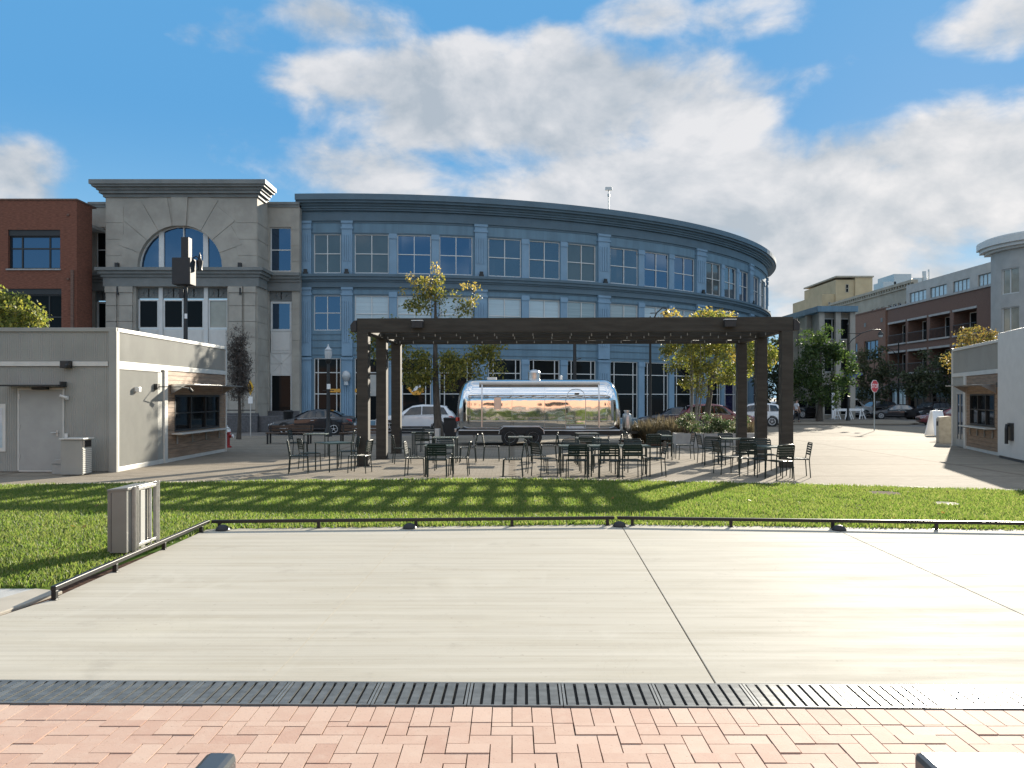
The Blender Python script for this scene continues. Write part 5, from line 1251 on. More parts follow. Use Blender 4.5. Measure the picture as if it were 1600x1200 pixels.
t = thing('corner_building', 'orange brown brick building between green tree and balcony apartments', 'building', (0, 0, 0))
xo = 45.3; fO = lambda u, d, v: (xo - d, u, v); yo = lambda px: yq(px, xo); o0, o1 = yo(1383.5), yo(1324)
ho = [(yo(1372), yo(1350), 6.6, 9.0), (yo(1340), yo(1331), 6.6, 9.0), (yo(1375), yo(1330), 0, 3.2)]
b = MB(fO); b.wall(o0, o1, SZ, 12.6, ho, -.5, 0); b.box(o1 - .01, o1 + .4, -12, 0, SZ, 12.6); b.build('wall', M['brick_tan'], t)
for h_ in ho: window(fO, t, *h_, -.2, M['glass_sky'] if h_[2] > 1 else M['glass_dark'], M['stone_dark'], (.33, .66), (), .1)
b = MB(fO); b.box(o0, o1 + .4, -12, .1, 12.601, 12.75)
b.build('coping', M['brick_dark'], t)
b = MB(fO)
for px, v in ((1352, 11.1), (1378, 11.3)): b.box(yo(px) - .25, yo(px) + .25, 0, .06, v - .25, v + .25)
b.build('wall_anchor', M['stone_dark'], t)

t = thing('canopy_building', 'low building with a blue edged flat roof and pale columns behind the green tree', 'building', (0, 0, 0))
Yk = 80; k0, k1, kt = X(1278, Yk), X(1341, Yk), Z(478, Yk)
b = MB(); b.box(k0, k1, Yk, Yk + 12, kt - .55, kt); b.build('roof', M['blue'], t)
b = MB(); b.box(k0 + .8, k1, Yk + 1.2, Yk + 11, SZ, kt - .551); b.build('wall', M['stone'], t)
b = MB()
for x_ in (k0 + .5, k0 + 2.1, k1 - .4): b.box(x_ - .25, x_ + .25, Yk + .3, Yk + .8, SZ, kt - .551)
for y in (Yk + 4, Yk + 8): b.box(k0 + .25, k0 + .75, y - .25, y + .25, SZ, kt - .551)
b.build('column', M['stone'], t)
fK = lambda u, d, v: (u, Yk + 1.2 - d, v)
for q0, q1 in ((0, 3.2), (4.2, 6.6), (7.4, 9.6)): window(fK, t, k0 + 1.0, k1 - .2, q0 + .1, q1, .06, M['glass_dark'], M['white_trim'], (.3, .6), (), .08)

t = thing('corner_tower', 'pale grey rounded corner tower with an overhanging round cornice at the right edge', 'building', (0, 0, 0))
cx_, cy_, rT = 50.3, 76.0, 5.6
TWR = lambda u, d, v: (cx_ - (rT + d) * math.cos(u), cy_ - (rT + d) * math.sin(u), v)
wins = [(a, a + .34, v0, v1) for a in (.10, .62, 1.14) for v0, v1 in ((11.2, 13.5), (6.9, 10.0), (2.6, 5.6))]
b = MB(TWR); b.wall(-.25, PI / 2, SZ, 15.2, wins, -.4, 0, .08); b.build('wall', M['off_white'], t, smooth=20)
b = MB(TWR)
for d1, v0, v1 in ((.35, 15.2, 15.4), (.75, 15.401, 15.7), (1.0, 15.701, 16.3), (.6, 16.301, 16.5)): b.boxn(-.5, PI / 2, -1.5, d1, v0, v1, .08)
b.build('cornice', M['white_panel'], t, smooth=20)
b = MB(); b.box(cx_, 70, cy_ - rT, cy_ + 16, SZ, 15.2); b.box(cx_ - .5, cx_ - .01, cy_ - rT + .6, cy_ + 4, SZ, 15.1); b.build('side_wall', M['off_white'], t)
for w_ in wins:
    b = MB(TWR); fu = .014; u0, u1, v0, v1 = w_
    b.boxn(u0, u1, -.2, -.1, v0, v0 + .08, .08); b.boxn(u0, u1, -.2, -.1, v1 - .08, v1, .08); b.box(u0, u0 + fu, -.2, -.1, v0, v1); b.box(u1 - fu, u1, -.2, -.1, v0, v1); b.box((u0 + u1) / 2 - fu / 2, (u0 + u1) / 2 + fu / 2, -.2, -.1, v0, v1)
    wf = b.build('window', M['white_trim'], t); b = MB(TWR); b.boxn(u0, u1, -.26, -.17, v0, v1, .08); b.build('pane', M['glass_beige'], wf)

# ---- brick hall behind the camera: the sunlit salmon band mirrored in the trailer
t = thing('brick_hall', 'long salmon brick hall across the stage, seen mirrored in the silver trailer', 'building', (0, 0, 0))
fH = lambda u, d, v: (u, -16 + d, v); hs = [(x_, x_ + 2.2, 1.0, 3.2) for x_ in range(-33, 34, 6)]
b = MB(fH); b.wall(-36, 38, SZ, 6.4, hs, -.5, 0); b.build('wall', M['salmon'], t)
b = MB(fH); b.box(-36, 38, -14, .15, 6.401, 6.65); b.build('roof', M['concrete_grey'], t)
for h_ in hs: window(fH, t, *h_, -.2, M['glass_dark'], M['black'], (.5,), (.6,), .08)
# ------------------------------------------------------------------ planters and shrubs
def leaves(name, centres, radii, n, size, m_, parent, seed, droop=0.0, aspect=.6, flat=.0, zscale=.8):
    """crown of leaf-sized faces gathered in clumps"""
    rs_ = np.random.RandomState(seed); centres = np.asarray(centres, float); radii = np.asarray(radii, float)
    pr = radii ** 2; idx = rs_.choice(len(centres), n, p=pr / pr.sum())
    d = rs_.randn(n, 3); d /= np.linalg.norm(d, axis=1)[:, None]; r_ = rs_.rand(n, 1) ** .55
    P = centres[idx] + d * r_ * radii[idx][:, None] * np.array([1, 1, zscale])
    s_ = size * (.6 + .8 * rs_.rand(n, 1))
    a = rs_.randn(n, 3); a[:, 2] = a[:, 2] * (1 - flat) - droop * 1.6; a /= np.linalg.norm(a, axis=1)[:, None]
    b_ = np.cross(a, rs_.randn(n, 3)); b_ /= np.linalg.norm(b_, axis=1)[:, None]
    nrm = np.cross(a, b_)
    a *= s_; b_ *= s_ * aspect * .5
    V = np.concatenate([P, P + a * .5 + b_ + nrm * s_ * .08, P + a, P + a * .5 - b_ + nrm * s_ * .08], 0); i = np.arange(n)
    return link(name, np_mesh(name, V, np.stack([i, i + n, i + 2 * n, i + 3 * n], 1)), m_, parent)

for (p0, p1, lab) in ((1056, 1098, 'grey concrete planter with flowering shrub, left one of the row before the red car'), (1099.5, 1140, 'grey concrete planter with flowering shrub, middle one of the row before the red car'), (1141.5, 1186, 'grey concrete planter, right one of the row, behind the rear pergola post')):
    Y = 30.6; x0, x1 = X(p0, Y), X(p1, Y); t = thing('planter', lab, 'planter', ((x0 + x1) / 2, Y + .3, 0), 0, 'concrete planters by the pergola'); hwp = (x1 - x0) / 2
    b = MB()
    for a in ((-hwp, hwp, -.32, -.27), (-hwp, hwp, .27, .32), (-hwp, -hwp + .05, -.27, .27), (hwp - .05, hwp, -.27, .27)): b.box(*a, 0, .54)
    b.box(-hwp + .05, hwp - .05, -.27, .27, 0, .46, 1); b.build('box', [M['concrete_grey'], M['mulch']], t)
for (p0, p1, lab) in ((1055, 1092, 'low green shrub with pale flowers in the left concrete planter'), (1094, 1118, 'dense green shrub with pale flowers in the middle of the concrete planters'), (1118, 1136, 'small green shrub between the flowering shrubs in the planters'), (1139, 1166, 'green shrub with pale flowers in the right concrete planter')):
    Y = 30.9; x0, x1 = X(p0, Y), X(p1, Y); zt_ = {1118: .45}.get(p0, .62); t = thing('shrub', lab, 'shrub', ((x0 + x1) / 2, Y, .46), 0, 'flowering shrubs in the planters')
    cs = [((rnd.random() - .5) * (x1 - x0), (rnd.random() - .5) * .5, .12 + zt_ * rnd.random()) for _ in range(12)]
    leaves('foliage', cs, [.2] * 12, 900, .075, M['leaf_shrub'], t, p0)
    b = MB()
    for c_ in cs: b.tube([(c_[0] * .2, c_[1] * .2, 0), c_], [.012, .005], 5)
    b.build('stem', M['bark'], t)
rnd.seed(21)
for k, (px, Y, w_, h_) in enumerate(((997, 33.5, .6, 1.0), (1014, 33.0, .7, 1.05), (1031, 33.8, .75, 1.15), (1048, 33.2, .7, 1.1), (1064, 34.2, .7, 1.15), (1078, 33.6, .6, 1.0), (1150, 33.4, .6, 1.0), (1166, 34.0, .6, 1.05))):
    t = thing('ornamental_grass', 'clump of brown dry ornamental grass in the bed behind the planters', 'ornamental grass', (X(px, Y), Y, 0), 0, 'clumps of dry ornamental grass')
    n = 420; V = []; Fq = []
    rs_ = np.random.RandomState(k + 5)
    for i in range(n):
        a = rs_.rand() * 2 * PI; r_ = rs_.rand() * .18; sp = rs_.rand() ** .7 * w_; hh = h_ * (.6 + .5 * rs_.rand()); a2 = a + rs_.randn() * .4; wd = .010
        p0 = np.array([r_ * math.cos(a), r_ * math.sin(a), 0]); tip = p0 + np.array([sp * math.cos(a2), sp * math.sin(a2), hh * (1 - .35 * sp)]); mid = p0 * .5 + tip * .5 + np.array([0, 0, .14 * hh])
        q = np.array([-math.sin(a2), math.cos(a2), 0]) * wd; j = len(V)
        V += [p0 - q, p0 + q, mid + q, mid - q, tip + q * .3, tip - q * .3]; Fq += [(j, j + 1, j + 2, j + 3), (j + 3, j + 2, j + 4, j + 5)]
    link('foliage', np_mesh('foliage', V, Fq), M['leaf_dry'], t)
mb = MB(); mb.slab([(4.8, 31.7), (9.2, 31.7), (9.8, 35.6), (4.6, 35.6)], .0, .05); tag(mb.build('planting_bed', M['mulch']), 'dark planting bed behind the concrete planters', 'planting bed', kind='structure')

# ------------------------------------------------------------------ trees
def tree(name, label, x, y, z0, blobs, n, size, lm, bm_, seed, r0=.12, fork=.45, clump=.42, ncl=60, droop=.2, lean=(0, 0), stems=1, gap=.0, aspect=.6, bias=.35, zs=.75):
    """blobs: (cx, cy, cz, rx, ry, rz) relative to the foot, metres"""
    rr = random.Random(seed); t = thing(name, label, 'tree', (x, y, z0))
    cl = []
    vol = [bx[3] * bx[5] for bx in blobs]
    while len(cl) < ncl:
        bx = rr.choices(blobs, vol)[0]
        d = Vector((rr.gauss(0, 1), rr.gauss(0, 1), rr.gauss(0, 1))).normalized() * (rr.random() ** bias)
        p = Vector((bx[0] + d.x * bx[3], bx[1] + d.y * bx[4], bx[2] + d.z * bx[5]))
        if gap and math.sin(p.x * 2.3 + seed) * math.sin(p.z * 2.9 + seed * .7) * math.sin(p.y * 2.1) > gap: continue
        cl.append(p)
    top = max(bx[2] + bx[5] * .3 for bx in blobs); b = MB(); pts_all = []
    cxm = sum(bx[0] * v for bx, v in zip(blobs, vol)) / sum(vol)
    for s_ in range(stems):
        ang = 2 * PI * s_ / max(1, stems) + seed; sp = .0 if stems == 1 else .16
        path = []; rad = []
        for k in range(9):
            f = k / 8; path.append(Vector((sp * math.cos(ang) * (1 + 2.2 * f) + lean[0] * f + cxm * f * .7 + .06 * math.sin(5 * f + seed), sp * math.sin(ang) * (1 + 2.2 * f) + lean[1] * f + .05 * math.cos(4 * f + seed), top * f)))
            rad.append(max(.012, r0 * (1 - .88 * f) * (1.25 if k == 0 else 1)))
        b.tube(path, rad, 8); pts_all += [(p, r_) for p, r_ in zip(path, rad) if p.z > fork * top * .8]
    nodes = list(pts_all)
    for p in sorted(cl, key=lambda q: (q - Vector((cxm, 0, top * .6))).length):
        cand = [(q, r_) for q, r_ in nodes if q.z < p.z + .25] or nodes
        q, r_ = min(cand, key=lambda w_: (w_[0] - p).length + .35 * abs(w_[0].z - (p.z - .8 * (Vector((p.x - w_[0].x, p.y - w_[0].y))).length)))
        L_ = (p - q).length; r1 = max(.007, min(r_ * .62, .012 + .012 * L_))
        m1 = q.lerp(p, .4) + Vector((rr.gauss(0, .05), rr.gauss(0, .05), .10 * L_ + rr.gauss(0, .03))) * min(1, L_); m2 = q.lerp(p, .75) + Vector((rr.gauss(0, .05), rr.gauss(0, .05), .08 * L_)) * min(1, L_)
        b.tube([q, m1, m2, p], [r1, r1 * .75, r1 * .5, .005], 5, cap=False)
        nodes += [(m1, r1 * .75), (m2, r1 * .5)]
        for _ in range(2):
            e = p + Vector((rr.gauss(0, 1), rr.gauss(0, 1), rr.gauss(0, .7))).normalized() * clump * .9
            b.tube([m2, m2.lerp(e, .6), e], [r1 * .4, .006, .003], 4, cap=False)
    b.build('trunk', bm_, t, smooth=60, fix=False)
    if n: leaves('crown', [tuple(p) for p in cl], [clump * rr.uniform(.55, 1.25) for _ in cl], n, size, lm, t, seed, droop, aspect, zscale=zs)
    return t
def blob(Y, base_px, z0, pxs):                       # (px, py, half width px, half height px) -> crown masses
    o = []
    for px, py, wx, wy in pxs: o.append((X(px, Y) - X(base_px, Y), 0, Z(py, Y) - z0, wx * Y / F, min(wx * Y / F, 2.4) * .8, wy * Y / F))
    return o
Y = 38; bl = blob(Y, 686, 0, [(655, 465, 32, 34), (685, 450, 24, 42), (728, 475, 26, 22), (640, 545, 36, 22), (730, 560, 48, 26), (600, 535, 44, 36), (690, 575, 46, 32), (765, 545, 24, 20), (655, 580, 36, 28)])
t = tree('sparse_tree', 'sparse honey locust tree with bare limbs and yellow tufts behind the pergola', X(686, Y), Y, 0, bl, 6000, .14, M['leaf_olive'], M['bark'], 3, r0=.20, fork=.33, clump=.45, ncl=135, droop=.5, aspect=.5, bias=.45)
cl = [(X(px, Y) - X(686, Y), dy_, Z(py, Y)) for px, py, dy_ in ((650, 440, 0), (662, 435, .3), (668, 450, -.3), (640, 430, .2), (672, 440, 0), (655, 455, -.2), (680, 415, 0), (684, 425, .1), (676, 462, 0), (733, 470, .2), (738, 472, 0), (742, 448, 0), (628, 455, 0), (725, 444, .1), (666, 460, .2), (645, 475, 0))]
leaves('crown', cl, [.32] * len(cl), 520, .125, M['leaf_yellow'], t, 9, .7, .5)
leaves('crown', [(X(px, Y) - X(686, Y), dy_, Z(py, Y)) for px, py, dy_ in ((560, 520, 0), (575, 545, .3), (590, 530, .2), (640, 590, 0), (655, 600, -.4), (670, 585, -.4), (735, 560, 0), (755, 550, 0), (770, 560, 0), (720, 580, .2), (700, 600, 0), (625, 570, 0), (775, 575, 0), (745, 585, 0))], [.55] * 14, 2200, .14, M['leaf_olive'], t, 10, .6, .5)
Y = 46; bl = blob(Y, 1086, SZ, [(1070, 560, 34, 34), (1100, 590, 40, 30), (1058, 530, 26, 24), (1110, 545, 34, 38), (1090, 520, 30, 20)])
tree('multi_stem_tree', 'pale multi stemmed tree with thin olive leaves left of the dark trunked yellow tree', X(1086, Y), Y, SZ, bl, 6000, .13, M['leaf_olive'], M['bark_pale'], 5, r0=.055, stems=5, fork=.25, clump=.5, ncl=70, droop=.3)
Y = 49; bl = blob(Y, 1098, SZ, [(1120, 520, 60, 30), (1085, 540, 40, 40), (1160, 545, 46, 40), (1110, 570, 56, 36), (1185, 555, 28, 26), (1125, 500, 55, 14), (1050, 515, 20, 14)])
t = tree('yellow_green_tree', 'yellow green leafy tree with a dark trunk rising before the red car', X(1098, Y), Y, SZ, bl, 8500, .16, M['leaf_lime'], M['bark'], 8, r0=.22, fork=.35, clump=.55, ncl=110, droop=.35, lean=(.6, 0))
leaves('crown', [(X(px, Y) - X(1098, Y), rnd.uniform(-.5, .5), Z(py, Y) - SZ) for px, py in ((1100, 490), (1115, 488), (1130, 492), (1145, 496), (1050, 492), (1042, 496), (1088, 496), (1200, 560), (1192, 548), (1185, 570), (1140, 545), (1150, 560), (1178, 545))], [.55] * 13, 900, .17, M['leaf_yellow'], t, 12, .5)
Y = 68; bl = blob(Y, 1280, SZ + .13, [(1285, 535, 36, 32), (1262, 570, 26, 40), (1310, 570, 28, 40), (1285, 600, 44, 36), (1250, 600, 16, 30), (1318, 545, 18, 26)])
tree('green_tree', 'full green street tree with bright tufts standing on the street corner', X(1280, Y), Y, SZ + .13, bl, 8000, .21, M['leaf_green'], M['bark'], 13, r0=.26, fork=.4, clump=.62, ncl=120, droop=.2, gap=.45)
Y = 84; bl = blob(Y, 1365, SZ, [(1365, 575, 30, 34), (1350, 600, 20, 26), (1385, 600, 22, 28)])
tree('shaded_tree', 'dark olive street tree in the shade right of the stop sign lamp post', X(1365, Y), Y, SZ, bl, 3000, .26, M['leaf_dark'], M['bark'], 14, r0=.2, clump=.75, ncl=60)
Y = 80; bl = blob(Y, 1455, SZ, [(1455, 580, 36, 34), (1432, 600, 22, 26), (1480, 595, 24, 34)])
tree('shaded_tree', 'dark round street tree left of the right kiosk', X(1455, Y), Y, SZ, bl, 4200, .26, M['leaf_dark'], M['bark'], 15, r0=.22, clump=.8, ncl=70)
Y = 72; bl = blob(Y, 1216, SZ, [(1218, 560, 26, 50), (1205, 600, 20, 30), (1235, 600, 18, 30)])
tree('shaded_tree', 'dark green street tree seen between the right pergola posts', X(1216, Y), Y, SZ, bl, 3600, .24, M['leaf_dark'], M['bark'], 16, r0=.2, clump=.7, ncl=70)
Y = 45; bl = blob(Y, 1525, SZ, [(1525, 530, 28, 22), (1500, 560, 22, 26), (1545, 535, 16, 16)])
tree('autumn_tree', 'small rust tinged tree showing above the roof of the right kiosk', X(1525, Y), Y, SZ, bl, 1700, .14, M['leaf_rust'], M['bark'], 17, r0=.12, clump=.42, ncl=60)
Y = 26; bl = blob(Y, -20, 0, [(10, 478, 40, 26), (30, 500, 44, 22), (-30, 480, 40, 40), (60, 505, 24, 10)])
tree('yellow_tree', 'yellow green tree rising behind the left kiosk at the left edge', X(-20, Y), Y, 0, bl, 5200, .11, M['leaf_lime'], M['bark'], 18, r0=.13, clump=.34, ncl=100, droop=.45)
Y = 37; bl = blob(Y, 372, 0, [(373, 575, 21, 52), (371, 545, 15, 36), (375, 605, 22, 30)])
tree('columnar_tree', 'narrow leafless brown columnar tree behind the left kiosk', X(372, Y), Y, 0, bl, 9000, .10, M['leaf_brown'], M['bark'], 19, r0=.1, clump=.30, ncl=150, droop=-.6, aspect=.26, bias=.6)

# ------------------------------------------------------------------ vehicles
SED = dict(L=4.8, st=[(2.40, .34, .54, .58, .62, .62, .55), (2.33, .24, .64, .68, .77, .75, .66), (2.0, .2, .73, .77, .87, .83, .72), (1.4, .2, .82, .87, .91, .86, .74), (1.0, .2, .87, .93, .91, .87, .75),
    (.55, .2, .91, 1.19, .91, .87, .68), (.1, .2, .93, 1.38, .91, .87, .61), (-.35, .2, .94, 1.445, .91, .87, .60), (-.9, .2, .95, 1.42, .91, .87, .60), (-1.4, .2, .965, 1.26, .91, .87, .63), (-1.85, .22, .98, 1.06, .90, .86, .70), (-2.2, .28, .96, 1.04, .86, .82, .70), (-2.36, .34, .90, .98, .80, .76, .66), (-2.41, .40, .82, .86, .72, .70, .60)],
    ws=(.92, .16), rw=(-1.05, -1.75), side=[(.80, .20, -.34, -.34), (-.40, -.40, -1.15, -1.45)], wheels=(1.42, -1.40), wr=.33, doors=[(.85, -.36), (-.38, -1.25)])
SUV = dict(L=4.7, st=[(2.35, .36, .66, .70, .66, .66, .58), (2.28, .26, .82, .90, .82, .80, .70), (1.85, .24, .93, 1.01, .91, .87, .76), (1.2, .24, 1.0, 1.08, .94, .90, .78), (.95, .24, 1.02, 1.14, .94, .90, .78),
    (.5, .24, 1.03, 1.44, .94, .90, .70), (.15, .24, 1.04, 1.62, .94, .90, .66), (-.4, .24, 1.05, 1.70, .94, .90, .66), (-1.3, .24, 1.07, 1.68, .94, .90, .66), (-1.85, .24, 1.08, 1.60, .93, .89, .66), (-2.15, .28, 1.08, 1.30, .90, .87, .70), (-2.3, .34, 1.04, 1.10, .86, .84, .72), (-2.36, .42, .92, .98, .80, .78, .68)],
    ws=(.90, .22), rw=(-1.92, -2.14), side=[(.72, .28, -.40, -.40), (-.46, -.46, -1.22, -1.22), (-1.28, -1.28, -1.72, -2.0)], wheels=(1.45, -1.40), wr=.37, doors=[(.85, -.42), (-.44, -1.25)])
VAN = dict(L=5.4, st=[(2.70, .42, .70, .74, .74, .74, .66), (2.62, .32, .98, 1.04, .90, .88, .8), (2.2, .3, 1.08, 1.14, .98, .94, .84), (1.75, .3, 1.12, 1.20, .99, .95, .84), (1.3, .3, 1.13, 1.66, .99, .95, .80), (1.0, .3, 1.14, 1.95, .99, .95, .76),
    (.4, .3, 1.15, 2.04, .99, .95, .76), (-2.0, .3, 1.15, 2.06, .99, .95, .76), (-2.55, .32, 1.15, 2.02, .98, .94, .76), (-2.68, .4, 1.15, 1.9, .95, .92, .74), (-2.72, .5, 1.1, 1.2, .9, .88, .7)],
    ws=(1.68, 1.06), rw=(-2.6, -2.69), side=[(1.5, 1.1, .45, .45), (.3, .3, -.9, -.9), (-1.05, -1.05, -2.3, -2.3)], wheels=(1.75, -1.6), wr=.38, doors=[(1.55, .42), (.36, -.95)])
JEEP = dict(L=4.2, st=[(2.1, .5, .95, 1.0, .62, .62, .56), (2.05, .45, 1.02, 1.06, .70, .68, .6), (1.2, .4, 1.08, 1.12, .82, .76, .66), (.75, .4, 1.10, 1.16, .86, .82, .72), (.55, .4, 1.11, 1.72, .86, .82, .70), (.3, .4, 1.12, 1.80, .86, .82, .70), (-1.7, .4, 1.12, 1.80, .86, .82, .70), (-2.0, .42, 1.12, 1.74, .86, .82, .70), (-2.08, .5, 1.08, 1.14, .82, .8, .68)],
    ws=(.74, .56), rw=(-2.0, -2.06), side=[(.62, .52, -.3, -.3), (-.4, -.4, -1.1, -1.1), (-1.2, -1.2, -1.85, -1.85)], wheels=(1.3, -1.3), wr=.40, doors=[(.7, -.34), (-.38, -1.15)])
def car(name, label, cat, px, Y, heading, spec, pm, glass='car_glass', lights=True, trim='black_plastic', z0=SZ - .01, zoff=0):
    """heading: degrees, 0 drives to the right, 180 to the left"""
    t = thing(name, label, cat, (X(px, Y), Y, z0 + zoff), R(heading)); st = spec['st']; xs_ = [s_[0] for s_ in st][::-1]
    def at(x):
        return [np.interp(x, xs_, [s_[k] for s_ in st][::-1]) for k in range(1, 7)]
    fine = []
    for (a, b_) in zip(st, st[1:]):
        n = max(1, int((a[0] - b_[0]) / .22))
        for i in range(n): f = i / n; fine.append([p + (q - p) * f for p, q in zip(a, b_)])
    fine.append(list(st[-1]))
    b = MB(); vs = []
    for x, zb_, ze, zt, wl, wb, wt in fine:
        zt = max(zt, ze + .015); k = min(1, (zt - ze) / .3); rr_ = .05 + .07 * k
        h_ = [(0, zb_), (wl - .16, zb_), (wl - .03, zb_ + .06), (wl, zb_ + .2), (wl + .012, (zb_ + ze) / 2), (wl - .005, ze - .14), (wb + .01, ze - .03), (wb - .012, ze + .01),
              (wt + (wb - wt) * .5, ze + (zt - ze) * .48), (wt, zt - rr_ * .8), (wt - .05, zt - rr_ * .28), (wt - .15, zt), (wt * .45, zt + .012), (0, zt + .016)]
        vs += [(x, y, z) for y, z in h_] + [(x, -y, z) for y, z in h_[-2:0:-1]]
    n = 26; fs = [(i * n + k, i * n + (k + 1) % n, (i + 1) * n + (k + 1) % n, (i + 1) * n + k) for i in range(len(fine) - 1) for k in range(n)] + [tuple(range(n)), tuple(range((len(fine) - 1) * n + n - 1, (len(fine) - 1) * n - 1, -1))]
    b.add(vs, fs); b.build('body', pm, t, smooth=48)
    def side(x, f, sgn, off):
        zb_, ze, zt, wl, wb, wt = at(x)
        if f >= 0: y, z = wb + (wt - wb) * f, ze + (zt - ze) * f
        else: g = -f; y, z = wl + .012 * math.sin(PI * g), ze + (zb_ + .16 - ze) * g
        return (x, sgn * (y + off), z)
    for sgn in (-1, 1):
        b = MB()
        for (xfb, xft, xbt, xbb) in spec['side']:
            b.grid(lambda u, v: side((xfb + (xbb - xfb) * u) * (1 - v) + (xft + (xbt - xft) * u) * v, .10 + .74 * v, sgn, .014), 8, 4)
        b.build('side_window', M[glass], t, smooth=True, fix=False)
        for xf, xr in spec['doors']:
            b = MB(); b.grid(lambda u, v: side(xf + (xr - xf) * u, -(.05 + .90 * v), sgn, .007), 6, 6); d_ = b.build('door', pm, t, smooth=True, fix=False)
            b = MB(); p = side(xr + .18, -.18, sgn, .02); b.box(p[0] - .09, p[0] + .09, min(p[1], p[1] + sgn * .03), max(p[1], p[1] + sgn * .03), p[2] - .012, p[2] + .012); b.build('handle', M['rim'], d_)
        b = MB(); x1_, x2_ = spec['side'][0][0], spec['side'][-1][3]; b.tube([side(x1_ + (x2_ - x1_) * i / 10, .03, sgn, .012) for i in range(11)], .012, 5); b.build('chrome_strip', M['rim'], t)
        b = MB(); x_ = spec['side'][0][0] - .04; p = side(x_, .1, sgn, .1); b.lathe([(.004, -.07), (.07, -.06), (.085, 0), (.07, .07), (.004, .08)], 10, p); b.build('mirror', pm, t, smooth=60)
        b = MB(); b.tube([side(spec['wheels'][0] - spec['wr'] - .1 + (spec['wheels'][1] - spec['wheels'][0] + 2 * spec['wr'] + .2) * i / 8, -1.02, sgn, .0) for i in range(9)], .05, 6); b.build('sill_trim', M[trim], t)
    def across(x, f, off): zb_, ze, zt, wl, wb, wt = at(x); return (x, f * (wt - .07), max(zt, ze + .015) + off)
    for nm, (xa_, xb_) in (('windshield', spec['ws']), ('rear_window', spec['rw'])):
        b = MB(); b.grid(lambda u, v: across(xa_ + (xb_ - xa_) * v, -1 + 2 * u, .018 + (.012 if nm == 'rear_window' else 0)), 6, 5); b.build(nm, M[glass], t, smooth=True, fix=False)
    wr = spec['wr']
    for x_ in spec['wheels']:
        wl = at(x_)[3]
        for sgn in (-1, 1):
            def lat(prof, nm, m_, par, seg=24):
                b = MB(lambda X_, Y_, Z_: (x_ + X_, sgn * (wl + Z_), wr + .01 + Y_)); b.lathe(prof, seg); return b.build(nm, m_, par, smooth=35)
            lat([(wr * 1.16, -.10), (wr * 1.16, .016), (wr * 1.02, .018), (wr * 1.0, -.02), (.004, -.02)], 'wheel_arch', M['black_plastic'], t)
            ty = lat([(wr * .66, -.2), (wr * .95, -.2), (wr, -.15), (wr, -.0), (wr * .95, .030), (wr * .70, .034), (wr * .66, .02)], 'wheel', M['rubber'], t)
            lat([(wr * .67, .02), (wr * .64, .035), (wr * .60, .012), (wr * .15, .005), (.004, .005)], 'rim', M['black_plastic'], ty)
            b = MB(lambda X_, Y_, Z_: (x_ + X_, sgn * (wl + Z_), wr + .01 + Y_))
            for k in range(5):
                a = 2 * PI * k / 5 + .3; b.bar((wr * .1 * math.cos(a), wr * .1 * math.sin(a), .024), (wr * .63 * math.cos(a), wr * .63 * math.sin(a), .024), .022, wr * .17)
            b.lathe([(wr * .17, .012), (wr * .15, .036), (.004, .04)], 12); b.lathe([(wr * .62, .01), (wr * .69, .036), (wr * .63, .04), (wr * .58, .02)], 24); b.build('rim', M['rim'], ty)
    for sgn in (-1, 1):
        b = MB()
        for i in range(4):
            x_ = st[1][0] - .02 - i * .10; zb_, ze, zt, wl, wb, wt = at(x_); b.box(x_ - .055, x_ + .055, *sorted((sgn * (wb - .14), sgn * (wb + .012))), ze - .13, ze - .03)
        b.build('headlight', M['lens'], t, bevel=.02)
        b = MB()
        for i in range(3):
            x_ = st[-2][0] + .05 + i * .10; zb_, ze, zt, wl, wb, wt = at(x_); b.box(x_ - .07, x_ + .055, *sorted((sgn * (wb - .2), sgn * (wb + .022))), ze - .20, ze - .05)
        b.build('tail_light', M['red_lamp'], t, bevel=.02)
    zb_, ze = st[1][1], st[1][2]
    b = MB(); b.box(st[0][0] - .02, st[0][0] + .015, -.42, .42, zb_ + .14, ze - .08); b.build('grille', M['black_plastic'], t, bevel=.01)
    b = MB(); b.box(st[-1][0] - .02, st[-1][0] + .02, -.26, .26, st[-1][2] - .32, st[-1][2] - .17); b.build('number_plate', M['sign_white'], t)
    b = MB(); b.box(-spec['L'] / 2 + .3, spec['L'] / 2 - .3, -.72, .72, .16, st[3][1] + .03); b.build('underbody', M['black_plastic'], t)
    return t
car('black_sedan', 'black sedan with a small tail spoiler parked left of the pergola', 'car', 489, 47.6, 180, SED, M['car_black'])
car('white_crossover', 'white crossover with a dark side window arc parked behind the pergola posts', 'car', 650, 49.5, 180, SUV, M['car_white'])
car('dark_sedan', 'dark blue grey sedan half hidden behind ornamental grass and the red car', 'car', 1052, 57.5, 172, SED, M['car_navy'])
t = car('red_van', 'dark red people carrier driving right behind the flowering planters', 'car', 1121, 53.5, 1, SUV, M['car_red'])
car('white_crossover', 'white crossover seen between the middle and front right pergola posts', 'car', 1172, 60.5, 172, SUV, M['car_white'])
car('white_crossover', 'distant white crossover in the car row behind the right pergola posts, left one', 'car', 1196, 78, 190, SUV, M['car_white'], group=None) if False else car('white_crossover', 'distant white crossover behind the nearer white one, at the right pergola posts', 'car', 1201, 80, 200, SUV, M['car_white'])
car('white_sedan', 'distant white sedan beyond the person in the light shirt', 'car', 1245, 92, 175, SED, M['car_white'])
car('black_jeep', 'black boxy off-road car parked left of the green tree trunk', 'car', 1262, 83.5, 200, JEEP, M['car_black'])
car('silver_sedan', 'silver sedan parked behind the black boxy off-road car', 'car', 1268, 90, 0, SUV, M['car_silver'])
car('white_van', 'white passenger van behind the street corner barricades', 'van', 1322, 86.5, -14, VAN, M['car_white'], zoff=.0)
